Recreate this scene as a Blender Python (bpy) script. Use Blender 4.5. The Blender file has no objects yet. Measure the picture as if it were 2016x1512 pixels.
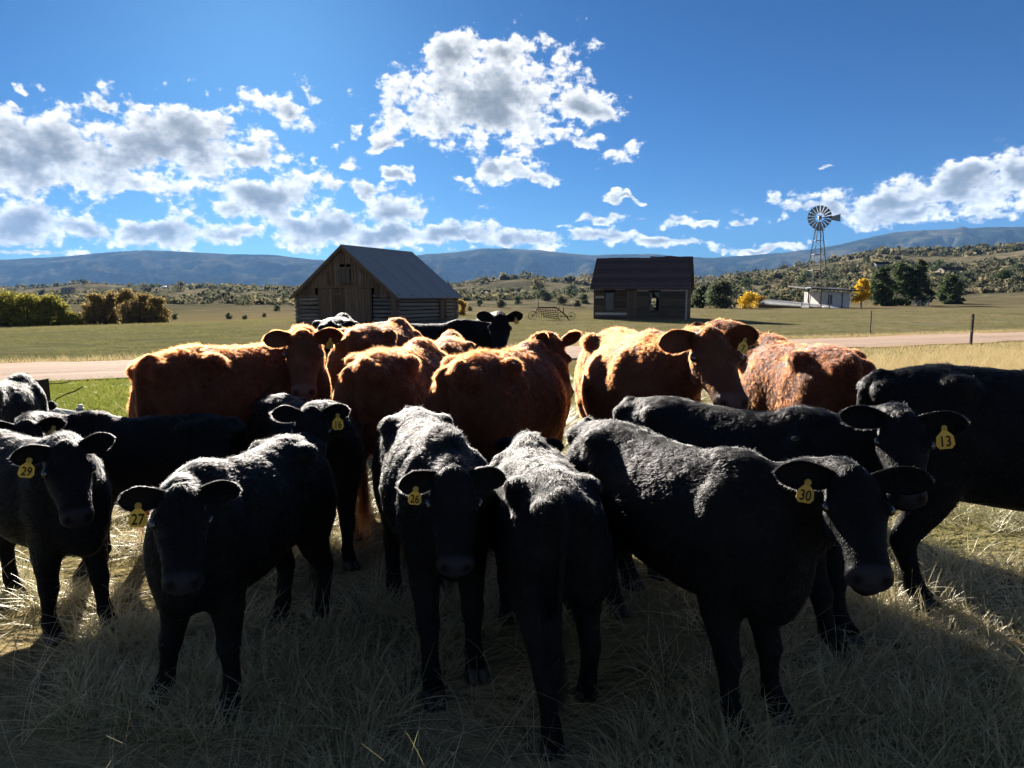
import bpy, bmesh, math, random
import numpy as np
from mathutils import Vector, Matrix, noise as mnoise
R = math.radians
random.seed(7); rng = np.random.default_rng(7)
SC = bpy.context.scene
COL = SC.collection

# node-tree shorthand
class NT:
    def __init__(s, tree): s.t = tree; s.n = tree.nodes; s.l = tree.links
    def new(s, typ, ins=None, **kw):
        n = s.n.new(typ)
        for k, v in kw.items(): setattr(n, k, v)
        for k, v in (ins or {}).items():
            sock = n.inputs[k]
            if hasattr(v, 'is_output') or isinstance(v, bpy.types.NodeSocket): s.l.new(v, sock)
            else: sock.default_value = v
        return n
    def math(s, op, a, b=None, c=None, clamp=False):
        n = s.n.new('ShaderNodeMath'); n.operation = op; n.use_clamp = clamp
        for i, v in enumerate((a, b, c)):
            if v is None: continue
            if isinstance(v, bpy.types.NodeSocket): s.l.new(v, n.inputs[i])
            else: n.inputs[i].default_value = v
        return n.outputs[0]
    def vmath(s, op, a, b=None, c=None):
        n = s.n.new('ShaderNodeVectorMath'); n.operation = op
        for i, v in enumerate((a, b, c)):
            if v is None: continue
            if isinstance(v, bpy.types.NodeSocket): s.l.new(v, n.inputs[i])
            else: n.inputs[i].default_value = v
        return n.outputs[1] if op in ('LENGTH', 'DOT_PRODUCT', 'DISTANCE') else n.outputs[0]
    def mix(s, fac, a, b, blend='MIX'):
        n = s.n.new('ShaderNodeMix'); n.data_type = 'RGBA'; n.blend_type = blend
        for i, v in ((0, fac), (6, a), (7, b)):
            if isinstance(v, bpy.types.NodeSocket): s.l.new(v, n.inputs[i])
            else: n.inputs[i].default_value = v if i == 0 else (*v, 1)[:4]
        return n.outputs[2]
    def mapr(s, v, a, b, c=0., d=1., smooth=False):
        n = s.n.new('ShaderNodeMapRange'); n.interpolation_type = 'SMOOTHSTEP' if smooth else 'LINEAR'
        s.l.new(v, n.inputs[0])
        for i, q in enumerate((a, b, c, d)): n.inputs[1 + i].default_value = q
        return n.outputs[0]
    def noise(s, vec, scale, detail=4., rough=.55, dist=0.):
        n = s.n.new('ShaderNodeTexNoise'); n.inputs['Scale'].default_value = scale; n.inputs['Detail'].default_value = detail
        n.inputs['Roughness'].default_value = rough; n.inputs['Distortion'].default_value = dist
        if vec is not None: s.l.new(vec, n.inputs['Vector'])
        return n.outputs[0]
    def ramp(s, fac, stops):
        n = s.n.new('ShaderNodeValToRGB'); e = n.color_ramp.elements
        while len(e) < len(stops): e.new(.5)
        for q, (p, c) in zip(e, stops): q.position = p; q.color = (*c, 1)[:4]
        s.l.new(fac, n.inputs[0]); return n.outputs[0]

# ---------------------------------------------------------------- camera
EYE = 1.6; PITCH = R(6.9); FPX = 1456.0           # focal length in pixels of the 2016 px wide photograph
cam_d = bpy.data.cameras.new('camera'); cam = bpy.data.objects.new('camera', cam_d); COL.objects.link(cam)
cam.location = (0, 0, EYE); cam.rotation_euler = (R(90) - PITCH, 0, 0)
cam_d.sensor_width = 36; cam_d.lens = 36 * FPX / 2016; cam_d.clip_start = 0.05; cam_d.clip_end = 60000
SC.camera = cam

def ray(px, py):
    cx, cy = (px - 1008) / FPX, -(py - 756) / FPX
    return Vector((cx, math.cos(PITCH) + cy * math.sin(PITCH), -math.sin(PITCH) + cy * math.cos(PITCH)))
def on_z(px, py, z=0.0):                            # the pixel's point at height z
    d = ray(px, py); t = (z - EYE) / d.z
    return Vector((0, 0, EYE)) + d * t
def at_y(px, py, y):                                # the pixel's point at distance y
    d = ray(px, py); return Vector((0, 0, EYE)) + d * (y / d.y)
def px_of(p):                                       # world point -> photograph pixel (for checking only)
    v = Vector(p) - Vector((0, 0, EYE)); f = Vector((0, math.cos(PITCH), -math.sin(PITCH))); u = Vector((0, math.sin(PITCH), math.cos(PITCH)))
    q = v.dot(f); return (1008 + FPX * v.x / q, 756 - FPX * v.dot(u) / q)

# ---------------------------------------------------------------- light
sd = ray(512, -25).normalized()                     # towards the sun, just above the top edge of the picture
SUN_EL = math.asin(sd.z); SUN_AZ = math.atan2(sd.x, sd.y)   # azimuth clockwise from +Y
sun_l = bpy.data.lights.new('sun', 'SUN'); sun_l.energy = 5.0; sun_l.angle = R(0.55); sun_l.color = (1.0, 0.93, 0.82)
sun = bpy.data.objects.new('sun', sun_l); COL.objects.link(sun); sun.location = (-30, 80, 40)
sun.rotation_euler = (-sd).to_track_quat('-Z', 'Y').to_euler()
# ---------------------------------------------------------------- sky and clouds (the world, by direction)
world = bpy.data.worlds.new('World'); SC.world = world; world.use_nodes = True; world.node_tree.nodes.clear()
W = NT(world.node_tree)
sky = W.new('ShaderNodeTexSky'); sky.sky_type = 'NISHITA'; sky.sun_disc = False
sky.sun_elevation = SUN_EL; sky.sun_rotation = SUN_AZ; sky.altitude = 1900; sky.air_density = 1.0; sky.dust_density = 1.3; sky.ozone_density = 3.0
gen = W.new('ShaderNodeTexCoord').outputs['Generated']
xyz = W.new('ShaderNodeSeparateXYZ', {0: gen}).outputs
az = W.math('ARCTAN2', xyz[0], xyz[1]); el = W.math('ARCSINE', xyz[2])
P2 = W.new('ShaderNodeCombineXYZ', {0: az, 1: el, 2: 0.}).outputs[0]
# cumulus laid out as in the photograph: pixel centre and radii turned into azimuth, elevation
CLOUDS = [(960, 200, 205, 105, 1), (905, 115, 95, 55, .9), (1000, 105, 60, 45, .8), (1135, 205, 105, 50, .9), (1110, 112, 55, 34, .5), (805, 215, 82, 66, .85), (990, 325, 80, 32, .8), (1062, 355, 40, 20, .6),
 (55, 300, 130, 90, 1), (345, 285, 195, 88, 1), (200, 310, 130, 72, .9), (475, 300, 105, 40, .8), (260, 350, 90, 30, .6), (535, 390, 115, 68, 1), (445, 415, 80, 34, .7), (360, 375, 45, 20, .5),
 (50, 440, 120, 42, .9), (165, 455, 110, 30, .8), (310, 462, 130, 34, .9), (450, 455, 80, 26, .7), (640, 455, 140, 44, 1), (775, 420, 95, 42, .9), (770, 465, 150, 36, 1), (905, 465, 120, 34, .95), (1030, 472, 100, 26, .9), (1195, 472, 115, 24, .9), (1340, 482, 130, 16, .8), (1500, 489, 110, 9, .7),
 (565, 220, 62, 42, .72), (520, 185, 26, 28, .4), (620, 190, 20, 16, .6), (600, 165, 30, 14, .3), (218, 201, 30, 13, .8), (14, 165, 22, 12, .7), (38, 208, 44, 14, .7), (662, 287, 18, 14, .6), (695, 262, 24, 18, .4), (612, 325, 12, 12, .5), (650, 368, 34, 34, .55), (722, 380, 46, 22, .75), (775, 351, 32, 15, .7), (765, 292, 44, 17, .6),
 (915, 366, 32, 13, .5), (946, 397, 32, 14, .5), (1150, 279, 32, 17, .65), (1207, 305, 44, 22, .45), (1253, 286, 28, 15, .5), (1234, 387, 46, 7, .7), (1205, 429, 48, 15, .8), (1268, 431, 20, 9, .5), (1350, 438, 50, 17, .85), (1422, 438, 22, 10, .7), (1368, 414, 20, 6, .5), (1516, 391, 34, 16, .5), (1486, 428, 26, 8, .6), (1637, 325, 11, 5, .6), (95, 250, 30, 10, .3), (285, 400, 30, 11, .4), (700, 320, 20, 12, .35), (1100, 440, 30, 8, .4),
 (1640, 418, 110, 22, .8), (1755, 392, 130, 36, .95), (1885, 368, 130, 46, 1), (1995, 338, 80, 44, 1), (1800, 420, 170, 24, .8), (1945, 432, 70, 10, .5), (50, 497, 130, 9, .7), (2120, 330, 140, 60, 1), (-130, 330, 150, 100, 1), (-190, 450, 160, 50, 1), (1180, 88, 50, 10, .3)]
SKY_STR = .055
tint = W.mix(1., sky.outputs[0], (.0245, .0425, .058), 'MULTIPLY')                        # white balance of the picture
skyc = W.new('ShaderNodeHueSaturation', {'Hue': .5, 'Saturation': 1.08, 'Value': 1.0, 'Color': tint}).outputs[0]
skyg = W.mix(1., W.new('ShaderNodeGamma', {'Color': skyc, 'Gamma': 1.10}).outputs[0], (5.0, 6.2, 7.1), 'MULTIPLY')
CLEAR = W.new('ShaderNodeBackground', {'Color': skyg, 'Strength': SKY_STR}).outputs[0]
nv = W.vmath('MULTIPLY', P2, (1, 1.35, 0))
def n2(scale, detail, rough, vec=None):
    n = W.new('ShaderNodeTexNoise', {'Vector': nv if vec is None else vec, 'Scale': scale, 'Detail': detail, 'Roughness': rough}); n.noise_dimensions = '2D'; return n
def cloud_shader(blobs):
    """one stretch of sky: soft bodies broken up by billows; thin edges glow with the sun behind them, thick cores are grey"""
    warp = W.vmath('MULTIPLY', W.vmath('SUBTRACT', n2(13., 3., .62).outputs['Color'], (.5, .5, .5)), (.085, .05, 0)); PW = W.vmath('ADD', P2, warp)
    acc = None
    if blobs is None:                                                                    # unseen clouds round the rest of the horizon, denser and higher for fill light
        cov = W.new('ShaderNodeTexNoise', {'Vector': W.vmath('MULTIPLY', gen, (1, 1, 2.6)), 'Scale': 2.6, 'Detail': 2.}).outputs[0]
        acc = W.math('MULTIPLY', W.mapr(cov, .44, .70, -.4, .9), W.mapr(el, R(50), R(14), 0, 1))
    for a0, e0, sx, sy_, wgt in blobs or ():
        q = W.vmath('LENGTH', W.vmath('MULTIPLY_ADD', PW, (sx, sy_, 0), (-a0 * sx, -e0 * sy_, 0)))
        b = W.math('MULTIPLY_ADD', q, -wgt, wgt)
        acc = b if acc is None else W.math('SMOOTH_MAX', acc, b, .22)
    if acc is None: return CLEAR
    big = n2(27., 6., .60).outputs[0]; fine = n2(95., 4., .62).outputs[0]
    lit = n2(27., 3., .58, W.vmath('ADD', nv, (-.005, .010, 0))).outputs[0]              # the same billows, a little nearer the sun
    bn = W.math('SUBTRACT', big, .5); fn = W.math('SUBTRACT', fine, .5)
    dens = W.math('ADD', acc, W.math('ADD', W.math('MULTIPLY', bn, 1.75), W.math('MULTIPLY', fn, .6)))
    alpha = W.mapr(dens, .08, .48, 0, 1, True)
    core = W.mapr(W.math('ADD', acc, W.math('MULTIPLY', bn, 1.25)), .30, .92, 0, 1, True)
    lum = W.math('ADD', W.math('ADD', 1.05, W.math('MULTIPLY', fn, .55)), W.math('MULTIPLY', W.math('SUBTRACT', big, lit), 1.5))
    lum = W.math('MAXIMUM', W.math('MULTIPLY', lum, W.math('MULTIPLY_ADD', core, -.70, 1.)), .28)
    ccol = W.mix(core, (1.0, .985, .955), (.86, .93, 1.0))
    sc = W.vmath('SCALE', ccol); W.l.new(W.math('MULTIPLY', lum, .35 / SKY_STR), sc.node.inputs['Scale'])
    return W.new('ShaderNodeBackground', {'Color': W.mix(alpha, skyg, sc), 'Strength': SKY_STR}).outputs[0]
def choose(fac, a, b):
    m = W.new('ShaderNodeMixShader'); W.l.new(fac, m.inputs[0]); W.l.new(a, m.inputs[1]); W.l.new(b, m.inputs[2]); return m.outputs[0]
BL = []
for cx, cy_, rx, ry, wgt in CLOUDS:
    d = ray(cx, cy_).normalized(); BL.append((math.atan2(d.x, d.y), math.asin(d.z), FPX / rx, FPX / ry, wgt))
cuts = [R(q) for q in (-44, -31, -23, -15, -8, -2, 5, 13, 22, 44)]
shaders = [cloud_shader([b for b in BL if b[0] - 1.15 / b[2] - .04 < hi and b[0] + 1.15 / b[2] + .04 > lo]) for lo, hi in zip(cuts, cuts[1:])]
def tree(lo, hi):                                                                        # only the stretch looked at is worked out
    if hi - lo == 1: return shaders[lo]
    m = (lo + hi) // 2; return choose(W.math('GREATER_THAN', az, cuts[m]), tree(lo, m), tree(m, hi))
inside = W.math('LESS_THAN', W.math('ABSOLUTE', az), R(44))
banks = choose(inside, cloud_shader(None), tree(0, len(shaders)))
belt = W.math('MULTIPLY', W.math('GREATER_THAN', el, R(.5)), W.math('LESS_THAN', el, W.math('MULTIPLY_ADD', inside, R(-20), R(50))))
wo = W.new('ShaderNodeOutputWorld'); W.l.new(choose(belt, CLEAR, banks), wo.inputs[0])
world.cycles.sampling_method = 'MANUAL'; world.cycles.sample_map_resolution = 512
# ---------------------------------------------------------------- exposure and render
SC.view_settings.view_transform = 'Standard'; SC.view_settings.look = 'None'; SC.view_settings.gamma = 1.0; SC.view_settings.exposure = 1.75; SC.view_settings.use_curve_mapping = False
SC.cycles.max_bounces = 7; SC.cycles.diffuse_bounces = 4; SC.cycles.glossy_bounces = 3; SC.cycles.transmission_bounces = 6; SC.cycles.transparent_max_bounces = 8; SC.cycles.volume_bounces = 0
SC.cycles.use_denoising = True; SC.cycles.sample_clamp_indirect = 6.0
VERBOSE = False
# ---------------------------------------------------------------- helpers
def tag(o, label=None, cat=None, group=None, kind=None):
    if label: o['label'] = label
    if cat: o['category'] = cat
    if group: o['group'] = group
    if kind: o['kind'] = kind
    return o
def empty(name, loc=(0, 0, 0), rz=0.0):
    o = bpy.data.objects.new(name, None); COL.objects.link(o); o.location = loc; o.rotation_euler = (0, 0, rz); o.empty_display_size = .2
    return o
def link(name, me, mat=None, parent=None, smooth=False):
    o = bpy.data.objects.new(name, me); COL.objects.link(o)
    if mat is not None and len(me.materials) == 0: me.materials.append(mat)
    if parent is not None: o.parent = parent
    if smooth and len(me.polygons): me.polygons.foreach_set('use_smooth', np.ones(len(me.polygons), bool))
    return o
def pydata(name, v, f):
    me = bpy.data.meshes.new(name); me.from_pydata([tuple(p) for p in v], [], f); me.update(); return me
class MB:
    """collects boxes, prisms, tubes into one mesh"""
    def __init__(s): s.v = []; s.f = []
    def add(s, v, f):
        o = len(s.v); s.v += [tuple(p) for p in v]; s.f += [tuple(i + o for i in q) for q in f]; return s
    def box(s, lo, hi, M=None):
        v = [Vector((x, y, z)) for x in (lo[0], hi[0]) for y in (lo[1], hi[1]) for z in (lo[2], hi[2])]
        if M is not None: v = [M @ p for p in v]
        return s.add(v, [(0, 1, 3, 2), (4, 6, 7, 5), (0, 4, 5, 1), (2, 3, 7, 6), (0, 2, 6, 4), (1, 5, 7, 3)])
    def prism(s, poly, a, b):                       # poly: 3d points, extruded by vector b-a
        d = Vector(b) - Vector(a); n = len(poly)
        v = [Vector(p) for p in poly] + [Vector(p) + d for p in poly]
        f = [tuple(range(n - 1, -1, -1)), tuple(range(n, 2 * n))] + [(i, (i + 1) % n, n + (i + 1) % n, n + i) for i in range(n)]
        return s.add(v, f)
    def tube(s, pts, rad, n=6, cap=True):
        pts = [Vector(p) for p in pts]; k = len(pts)
        if not hasattr(rad, '__len__'): rad = [rad] * k
        base = len(s.v); up = None
        for i, p in enumerate(pts):
            t = (pts[min(i + 1, k - 1)] - pts[max(i - 1, 0)]).normalized()
            if up is None: up = Vector((0, 0, 1)) if abs(t.z) < .9 else Vector((1, 0, 0))
            a = t.cross(up)
            if a.length < 1e-6: a = t.orthogonal()
            a.normalize(); b = a.cross(t).normalized(); up = b
            for j in range(n):
                w = 2 * math.pi * j / n
                s.v.append(tuple(p + (a * math.cos(w) + b * math.sin(w)) * rad[i]))
        for i in range(k - 1):
            for j in range(n):
                q = base + i * n
                s.f.append((q + j, q + n + j, q + n + (j + 1) % n, q + (j + 1) % n))
        if cap:
            s.f.append(tuple(base + j for j in range(n))); s.f.append(tuple(base + (k - 1) * n + j for j in range(n - 1, -1, -1)))
        return s
    def mesh(s, name): return pydata(name, s.v, s.f)
    def build(s, name, mat=None, parent=None, smooth=False): return link(name, s.mesh(name), mat, parent, smooth)

# vectorised value noise, for fields sampled on many points
_perm = rng.random((64, 64, 64)).astype(np.float32)
def vnoise(p):
    p = np.asarray(p, np.float32); i = np.floor(p).astype(int); f = p - i; f = f * f * (3 - 2 * f)
    i &= 63; j = (i + 1) & 63; g = lambda a, b, c: _perm[a, b, c]
    x0, y0, z0 = i.T; x1, y1, z1 = j.T; fx, fy, fz = f.T
    a = g(x0, y0, z0) * (1 - fx) + g(x1, y0, z0) * fx; b = g(x0, y1, z0) * (1 - fx) + g(x1, y1, z0) * fx
    c = g(x0, y0, z1) * (1 - fx) + g(x1, y0, z1) * fx; d = g(x0, y1, z1) * (1 - fx) + g(x1, y1, z1) * fx
    return (a * (1 - fy) + b * fy) * (1 - fz) + (c * (1 - fy) + d * fy) * fz
def fbm(p, o=4):
    p = np.asarray(p, np.float32); s = 0; a = .5
    for k in range(o): s = s + a * vnoise(p * 2 ** k + 17.3 * k); a *= .5
    return s / (1 - .5 ** o)
def fbm2(x, y, o=4, z=0.0): return fbm(np.stack([np.asarray(x, np.float32).ravel(), np.asarray(y, np.float32).ravel(), np.full(np.size(x), z, np.float32)], 1), o)

# materials
def new_mat(name):
    m = bpy.data.materials.new(name); m.use_nodes = True; m.node_tree.nodes.clear(); return m, NT(m.node_tree)
def finish(N, shader, vol=None):
    o = N.new('ShaderNodeOutputMaterial')
    if shader is not None: N.l.new(shader, o.inputs[0])
    if vol is not None: N.l.new(vol, o.inputs[1])
def bsdf(N, col, rough=.8, spec=.3, metal=0., bump=None, bstr=.3, bdist=.02):
    p = N.new('ShaderNodeBsdfPrincipled')
    if isinstance(col, bpy.types.NodeSocket): N.l.new(col, p.inputs['Base Color'])
    else: p.inputs['Base Color'].default_value = (*col, 1)[:4]
    if isinstance(rough, bpy.types.NodeSocket): N.l.new(rough, p.inputs['Roughness'])
    else: p.inputs['Roughness'].default_value = rough
    p.inputs['Specular IOR Level'].default_value = spec; p.inputs['Metallic'].default_value = metal
    if bump is not None:
        b = N.new('ShaderNodeBump', {'Strength': bstr, 'Distance': bdist}); N.l.new(bump, b.inputs['Height']); N.l.new(b.outputs[0], p.inputs['Normal'])
    return p.outputs[0]
def simple(name, c1, c2, scale=6., rough=.8, spec=.25, metal=0., stretch=(1, 1, 1), bstr=.25, bdist=.01, lo=.35, hi=.65):
    """two-tone noise material with matching fine relief"""
    m, N = new_mat(name); tc = N.new('ShaderNodeTexCoord').outputs['Object']
    inf = N.new('ShaderNodeObjectInfo').outputs['Random']
    off = N.new('ShaderNodeCombineXYZ', {0: N.math('MULTIPLY', inf, 37.)}).outputs[0]
    v = N.vmath('MULTIPLY', N.vmath('ADD', tc, off), stretch)
    n1 = N.noise(v, scale, 6, .6); n2 = N.noise(v, scale * 6, 4, .6)
    f = N.math('ADD', N.math('MULTIPLY', n1, .7), N.math('MULTIPLY', n2, .3))
    col = N.mix(N.mapr(f, lo, hi), c1, c2)
    col = N.mix(N.math('MULTIPLY', inf, .75), col, tuple(x * .62 for x in c1))
    finish(N, bsdf(N, col, rough, spec, metal, f, bstr, bdist)); return m
# ---------------------------------------------------------------- shape helpers
def loft(rings):                                      # closed rings (k, n, 3) -> verts, faces
    rings = np.asarray(rings, float); k, n, _ = rings.shape
    v = rings.reshape(-1, 3); f = []
    for i in range(k - 1):
        for j in range(n): f.append((i * n + j, i * n + (j + 1) % n, (i + 1) * n + (j + 1) % n, (i + 1) * n + j))
    f.append(tuple(range(n - 1, -1, -1))); f.append(tuple((k - 1) * n + j for j in range(n)))
    return v, f
def catmull(keys, m):                                # smooth resample of a table of rows
    K = np.asarray(keys, float); out = []; n = len(K)
    for i in range(n - 1):
        p0, p1, p2, p3 = K[max(i - 1, 0)], K[i], K[i + 1], K[min(i + 2, n - 1)]
        for j in range(m):
            t = j / m; out.append(.5 * ((2 * p1) + (p2 - p0) * t + (2 * p0 - 5 * p1 + 4 * p2 - p3) * t * t + (3 * p1 - p0 - 3 * p2 + p3) * t ** 3))
    out.append(K[-1]); return np.array(out)
def sup(c, e): return np.sign(c) * np.abs(c) ** e
TH = np.linspace(0, 2 * np.pi, 28, endpoint=False); CT, ST = np.cos(TH), np.sin(TH)
def ellipsoid(c, r, M=None, n=14):
    rows = []
    for a in np.linspace(-.98, .98, 9):
        w = math.sqrt(1 - a * a); t = np.linspace(0, 2 * np.pi, n, endpoint=False)
        p = np.stack([np.cos(t) * w * r[0], np.sin(t) * w * r[1], np.full(n, a * r[2])], 1)
        if M is not None: p = p @ np.array(M).T
        rows.append(p + np.asarray(c))
    return loft(rows)
def unit(a): a = np.asarray(a, float); return a / np.linalg.norm(a)
def ell_tube(pts, rv, rl, ups):
    pts = np.asarray(pts, float); rows = []
    for i, p in enumerate(pts):
        t = unit(pts[min(i + 1, len(pts) - 1)] - pts[max(i - 1, 0)]); u = np.asarray(ups[i], float); u = unit(u - t * u.dot(t)); s = np.cross(t, u)
        rows.append(p + np.outer(CT[::2] * rl[i], s) + np.outer(ST[::2] * rv[i], u))
    return loft(rows)

def add_hair(name, root, P, D, L, mat, rad, curl, seg=3):
    """fur strands as hair curves: roots P, directions D, lengths L (numpy)"""
    n = len(P); s = seg + 1; pts = np.zeros((n, s, 3), np.float32)
    for k in range(s):
        t = k / seg
        pts[:, k] = P + D * (L * t)[:, None] + curl * (L * t * t)[:, None]
    hc = bpy.data.hair_curves.new(name); hc.add_curves([s] * n)
    hc.attributes['position'].data.foreach_set('vector', pts.ravel())
    ra = hc.attributes.new('radius', 'FLOAT', 'POINT') if 'radius' not in hc.attributes else hc.attributes['radius']
    prof = np.array([1, .9, .65, .15][:s] if s == 4 else np.linspace(1, .15, s), np.float32)
    ra.data.foreach_set('value', (np.ones((n, 1), np.float32) * prof * rad).ravel())
    hc.materials.append(mat); o = bpy.data.objects.new(name, hc); COL.objects.link(o)
    if root is not None: o.parent = root
    return o

# ---------------------------------------------------------------- terrain
def tab(rows):                                       # photo pixels (x, y) -> (tan azimuth, tan elevation) table
    q = []
    for px, py in rows:
        d = ray(px, py); q.append((d.x / d.y, d.z / d.y))
    q = np.array(q); return q[:, 0], q[:, 1]
HILL_U, HILL_E = tab([(-400, 572), (0, 569), (150, 567), (300, 566), (450, 566), (600, 570), (800, 568), (900, 561), (1000, 553), (1100, 547), (1160, 545), (1400, 550), (1500, 537), (1600, 524), (1690, 512), (1740, 506), (1800, 512), (1880, 514), (1950, 509), (2016, 504), (2300, 500)])
RIDGE_U, RIDGE_E = tab([(-700, 520), (-300, 515), (0, 511), (120, 505), (220, 496), (290, 492), (380, 496), (450, 500), (530, 501), (600, 509), (660, 514), (740, 511), (840, 500), (900, 496), (950, 489), (1000, 489), (1060, 492), (1110, 497), (1160, 502), (1230, 500), (1290, 500), (1340, 505), (1400, 507), (1460, 503), (1540, 497), (1600, 490), (1650, 482), (1700, 470), (1760, 457), (1830, 452), (1880, 450), (1897, 445), (1910, 449), (1960, 446), (2016, 447), (2200, 440), (2600, 470)])
def sstep(a, b, x): t = np.clip((x - a) / (b - a), 0, 1); return t * t * (3 - 2 * t)
def ground_z(x, y):
    x = np.asarray(x, float); y = np.asarray(y, float); r = np.hypot(x, y)
    u = np.where(y > 1, x / np.maximum(y, 1), np.sign(x) * 2)
    dr = np.interp(u, (-.7, -.35, -.1, .1, .22, .35, .7), (-1.6, -1.55, -1.6, -1.7, -1.0, -.55, -.5)); r0 = np.interp(u, (-.7, -.4, -.25, 0, .3, .7), (24, 32, 46, 52, 84, 88))
    z = dr * sstep(r0, r0 + 75, r)
    e = np.interp(u, HILL_U, HILL_E); re = np.interp(u, (-.7, 0, .35, .7), (1900, 1500, 950, 850)); rs = np.interp(u, (-.7, 0, .35, .7), (150, 150, 130, 120))
    t = np.clip((r - rs) / (re - rs), 0, 1); front = sstep(-.2, .5, y / np.maximum(r, 1e-3))
    z = z * (1 - t) + front * (re * e + 1.6) * t ** 1.25
    sh = np.shape(x); f1 = fbm2(x / 130., y / 130., 4).reshape(sh) - .5; f2 = fbm2(x / 22. + 9, y / 22., 3).reshape(sh) - .5; f3 = fbm2(x / 4. + 3, y / 4., 2).reshape(sh) - .5
    z = z + f1 * 26 * sstep(170, 700, r) * (1 - .75 * sstep(.75, 1., t)) + f2 * 1.1 * sstep(60, 200, r) + f3 * .05 * sstep(24, 40, r)
    return z
def gz(x, y): return float(ground_z(np.array([x]), np.array([y]))[0])
def fast_mesh(name, co, quads):
    me = bpy.data.meshes.new(name); co = np.asarray(co, np.float32); quads = np.asarray(quads, np.int32); k = quads.shape[1]
    me.vertices.add(len(co)); me.vertices.foreach_set('co', co.ravel()); me.loops.add(quads.size); me.loops.foreach_set('vertex_index', quads.ravel())
    me.polygons.add(len(quads)); me.polygons.foreach_set('loop_start', np.arange(0, quads.size, k, dtype=np.int32)); me.polygons.foreach_set('loop_total', np.full(len(quads), k, np.int32))
    me.update(calc_edges=True); return me
def grid_quads(nu, nv, wrap=False):
    i, j = np.meshgrid(np.arange(nv - 1), np.arange(nu if wrap else nu - 1), indexing='ij'); j2 = (j + 1) % nu
    return np.stack([i * nu + j, i * nu + j2, (i + 1) * nu + j2, (i + 1) * nu + j], -1).reshape(-1, 4)
def ground_material():
    m, N = new_mat('pasture_ground'); pos = N.new('ShaderNodeNewGeometry').outputs['Position']; xyz = N.new('ShaderNodeSeparateXYZ', {0: pos}).outputs
    n1 = N.noise(pos, .12, 5, .6); n2_ = N.noise(pos, 1.3, 5, .65); n3 = N.noise(pos, 9., 4, .6); nb = N.noise(pos, .018, 5, .62)
    r = N.vmath('LENGTH', N.vmath('MULTIPLY', pos, (1, 1, 0)))
    s = N.math('MULTIPLY_ADD', xyz[0], -.45, xyz[1])                                       # distance across the road's line
    straw = N.mix(N.mapr(n2_, .3, .7), (.19, .145, .075), (.30, .235, .125)); green = N.mix(N.mapr(n2_, .3, .7), (.105, .125, .032), (.175, .165, .055))
    verge = N.math('MULTIPLY', N.mapr(N.math('MULTIPLY_ADD', xyz[1], .32, xyz[0]), 1.2, -.8), N.mapr(xyz[1], 6.5, 8.5)); near = N.mix(N.math('MAXIMUM', N.mapr(n1, .42, .60), verge), straw, green)
    lush = N.mapr(N.math('MULTIPLY_ADD', xyz[1], .38, xyz[0]), 8., -9., 0, 1, True)           # greener to the left of the barn
    field = N.mix(N.mapr(N.math('ADD', n1, N.math('MULTIPLY', lush, .3)), .35, .68), (.225, .185, .105), (.145, .142, .068))
    field = N.mix(N.mapr(n2_, .50, .68), field, (.10, .092, .045)); field = N.mix(N.math('MULTIPLY', N.mapr(n3, .5, .7), .35), field, (.29, .25, .135))
    field = N.mix(N.mapr(N.math('ADD', s, N.math('MULTIPLY', n2_, 14.)), 62., 92., 0, .6), field, (.215, .16, .085))
    base = N.mix(N.mapr(s, 18., 23.), near, field)
    scrub = N.mix(N.mapr(nb, .44, .56), (.21, .175, .11), (.125, .112, .068)); scrub = N.mix(N.mapr(n1, .52, .60), scrub, (.08, .082, .05)); scrub = N.mix(N.mapr(N.noise(pos, .05, 4, .6), .60, .66), scrub, (.33, .28, .185))
    col = N.mix(N.mapr(r, 95., 190., 0, 1, True), base, scrub)
    h = N.math('ADD', N.math('MULTIPLY', n2_, .6), N.math('MULTIPLY', n3, .4))
    h = N.math('ADD', h, N.math('MULTIPLY', N.noise(pos, .45, 4, .6), N.math('MULTIPLY', N.mapr(s, 20., 26., 0., 2.2), N.mapr(r, 60., 120., 1., .15)))); finish(N, bsdf(N, col, 1., .0, 0, h, 1., .22)); return m
def build_ground():
    a = np.concatenate([np.linspace(-180, -58, 40, endpoint=False), np.linspace(-58, 58, 420, endpoint=False), np.linspace(58, 180, 40, endpoint=False)]); a = np.radians(a)
    r = np.concatenate([[.4], np.geomspace(1.2, 9000, 185)]); RR, AA = np.meshgrid(r, a, indexing='ij')
    x, y = RR * np.sin(AA), RR * np.cos(AA); z = ground_z(x, y)
    co = np.stack([x, y, z], -1).reshape(-1, 3); q = grid_quads(len(a), len(r), True)[:, ::-1]
    co = np.concatenate([co, [[0, 0, 0]]]); c = len(co) - 1; n = len(a)
    tri = [[c, (j + 1) % n, j, j] for j in range(n)]
    me = fast_mesh('ground', co, q); me2 = pydata('cap', co[[c] + list(range(n))], [(0, 1 + (j + 1) % n, 1 + j) for j in range(n)])
    bm = bmesh.new(); bm.from_mesh(me); bm.from_mesh(me2); bmesh.ops.remove_doubles(bm, verts=[v for v in bm.verts if v.co.length < .5], dist=1e-4); bmesh.ops.recalc_face_normals(bm, faces=bm.faces)
    if sum(f.normal.z for f in bm.faces) < 0: bmesh.ops.reverse_faces(bm, faces=bm.faces)
    bm.to_mesh(me); bm.free(); bpy.data.meshes.remove(me2)
    o = link('ground', me, ground_material(), None, True); tag(o, kind='structure')
build_ground()
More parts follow.
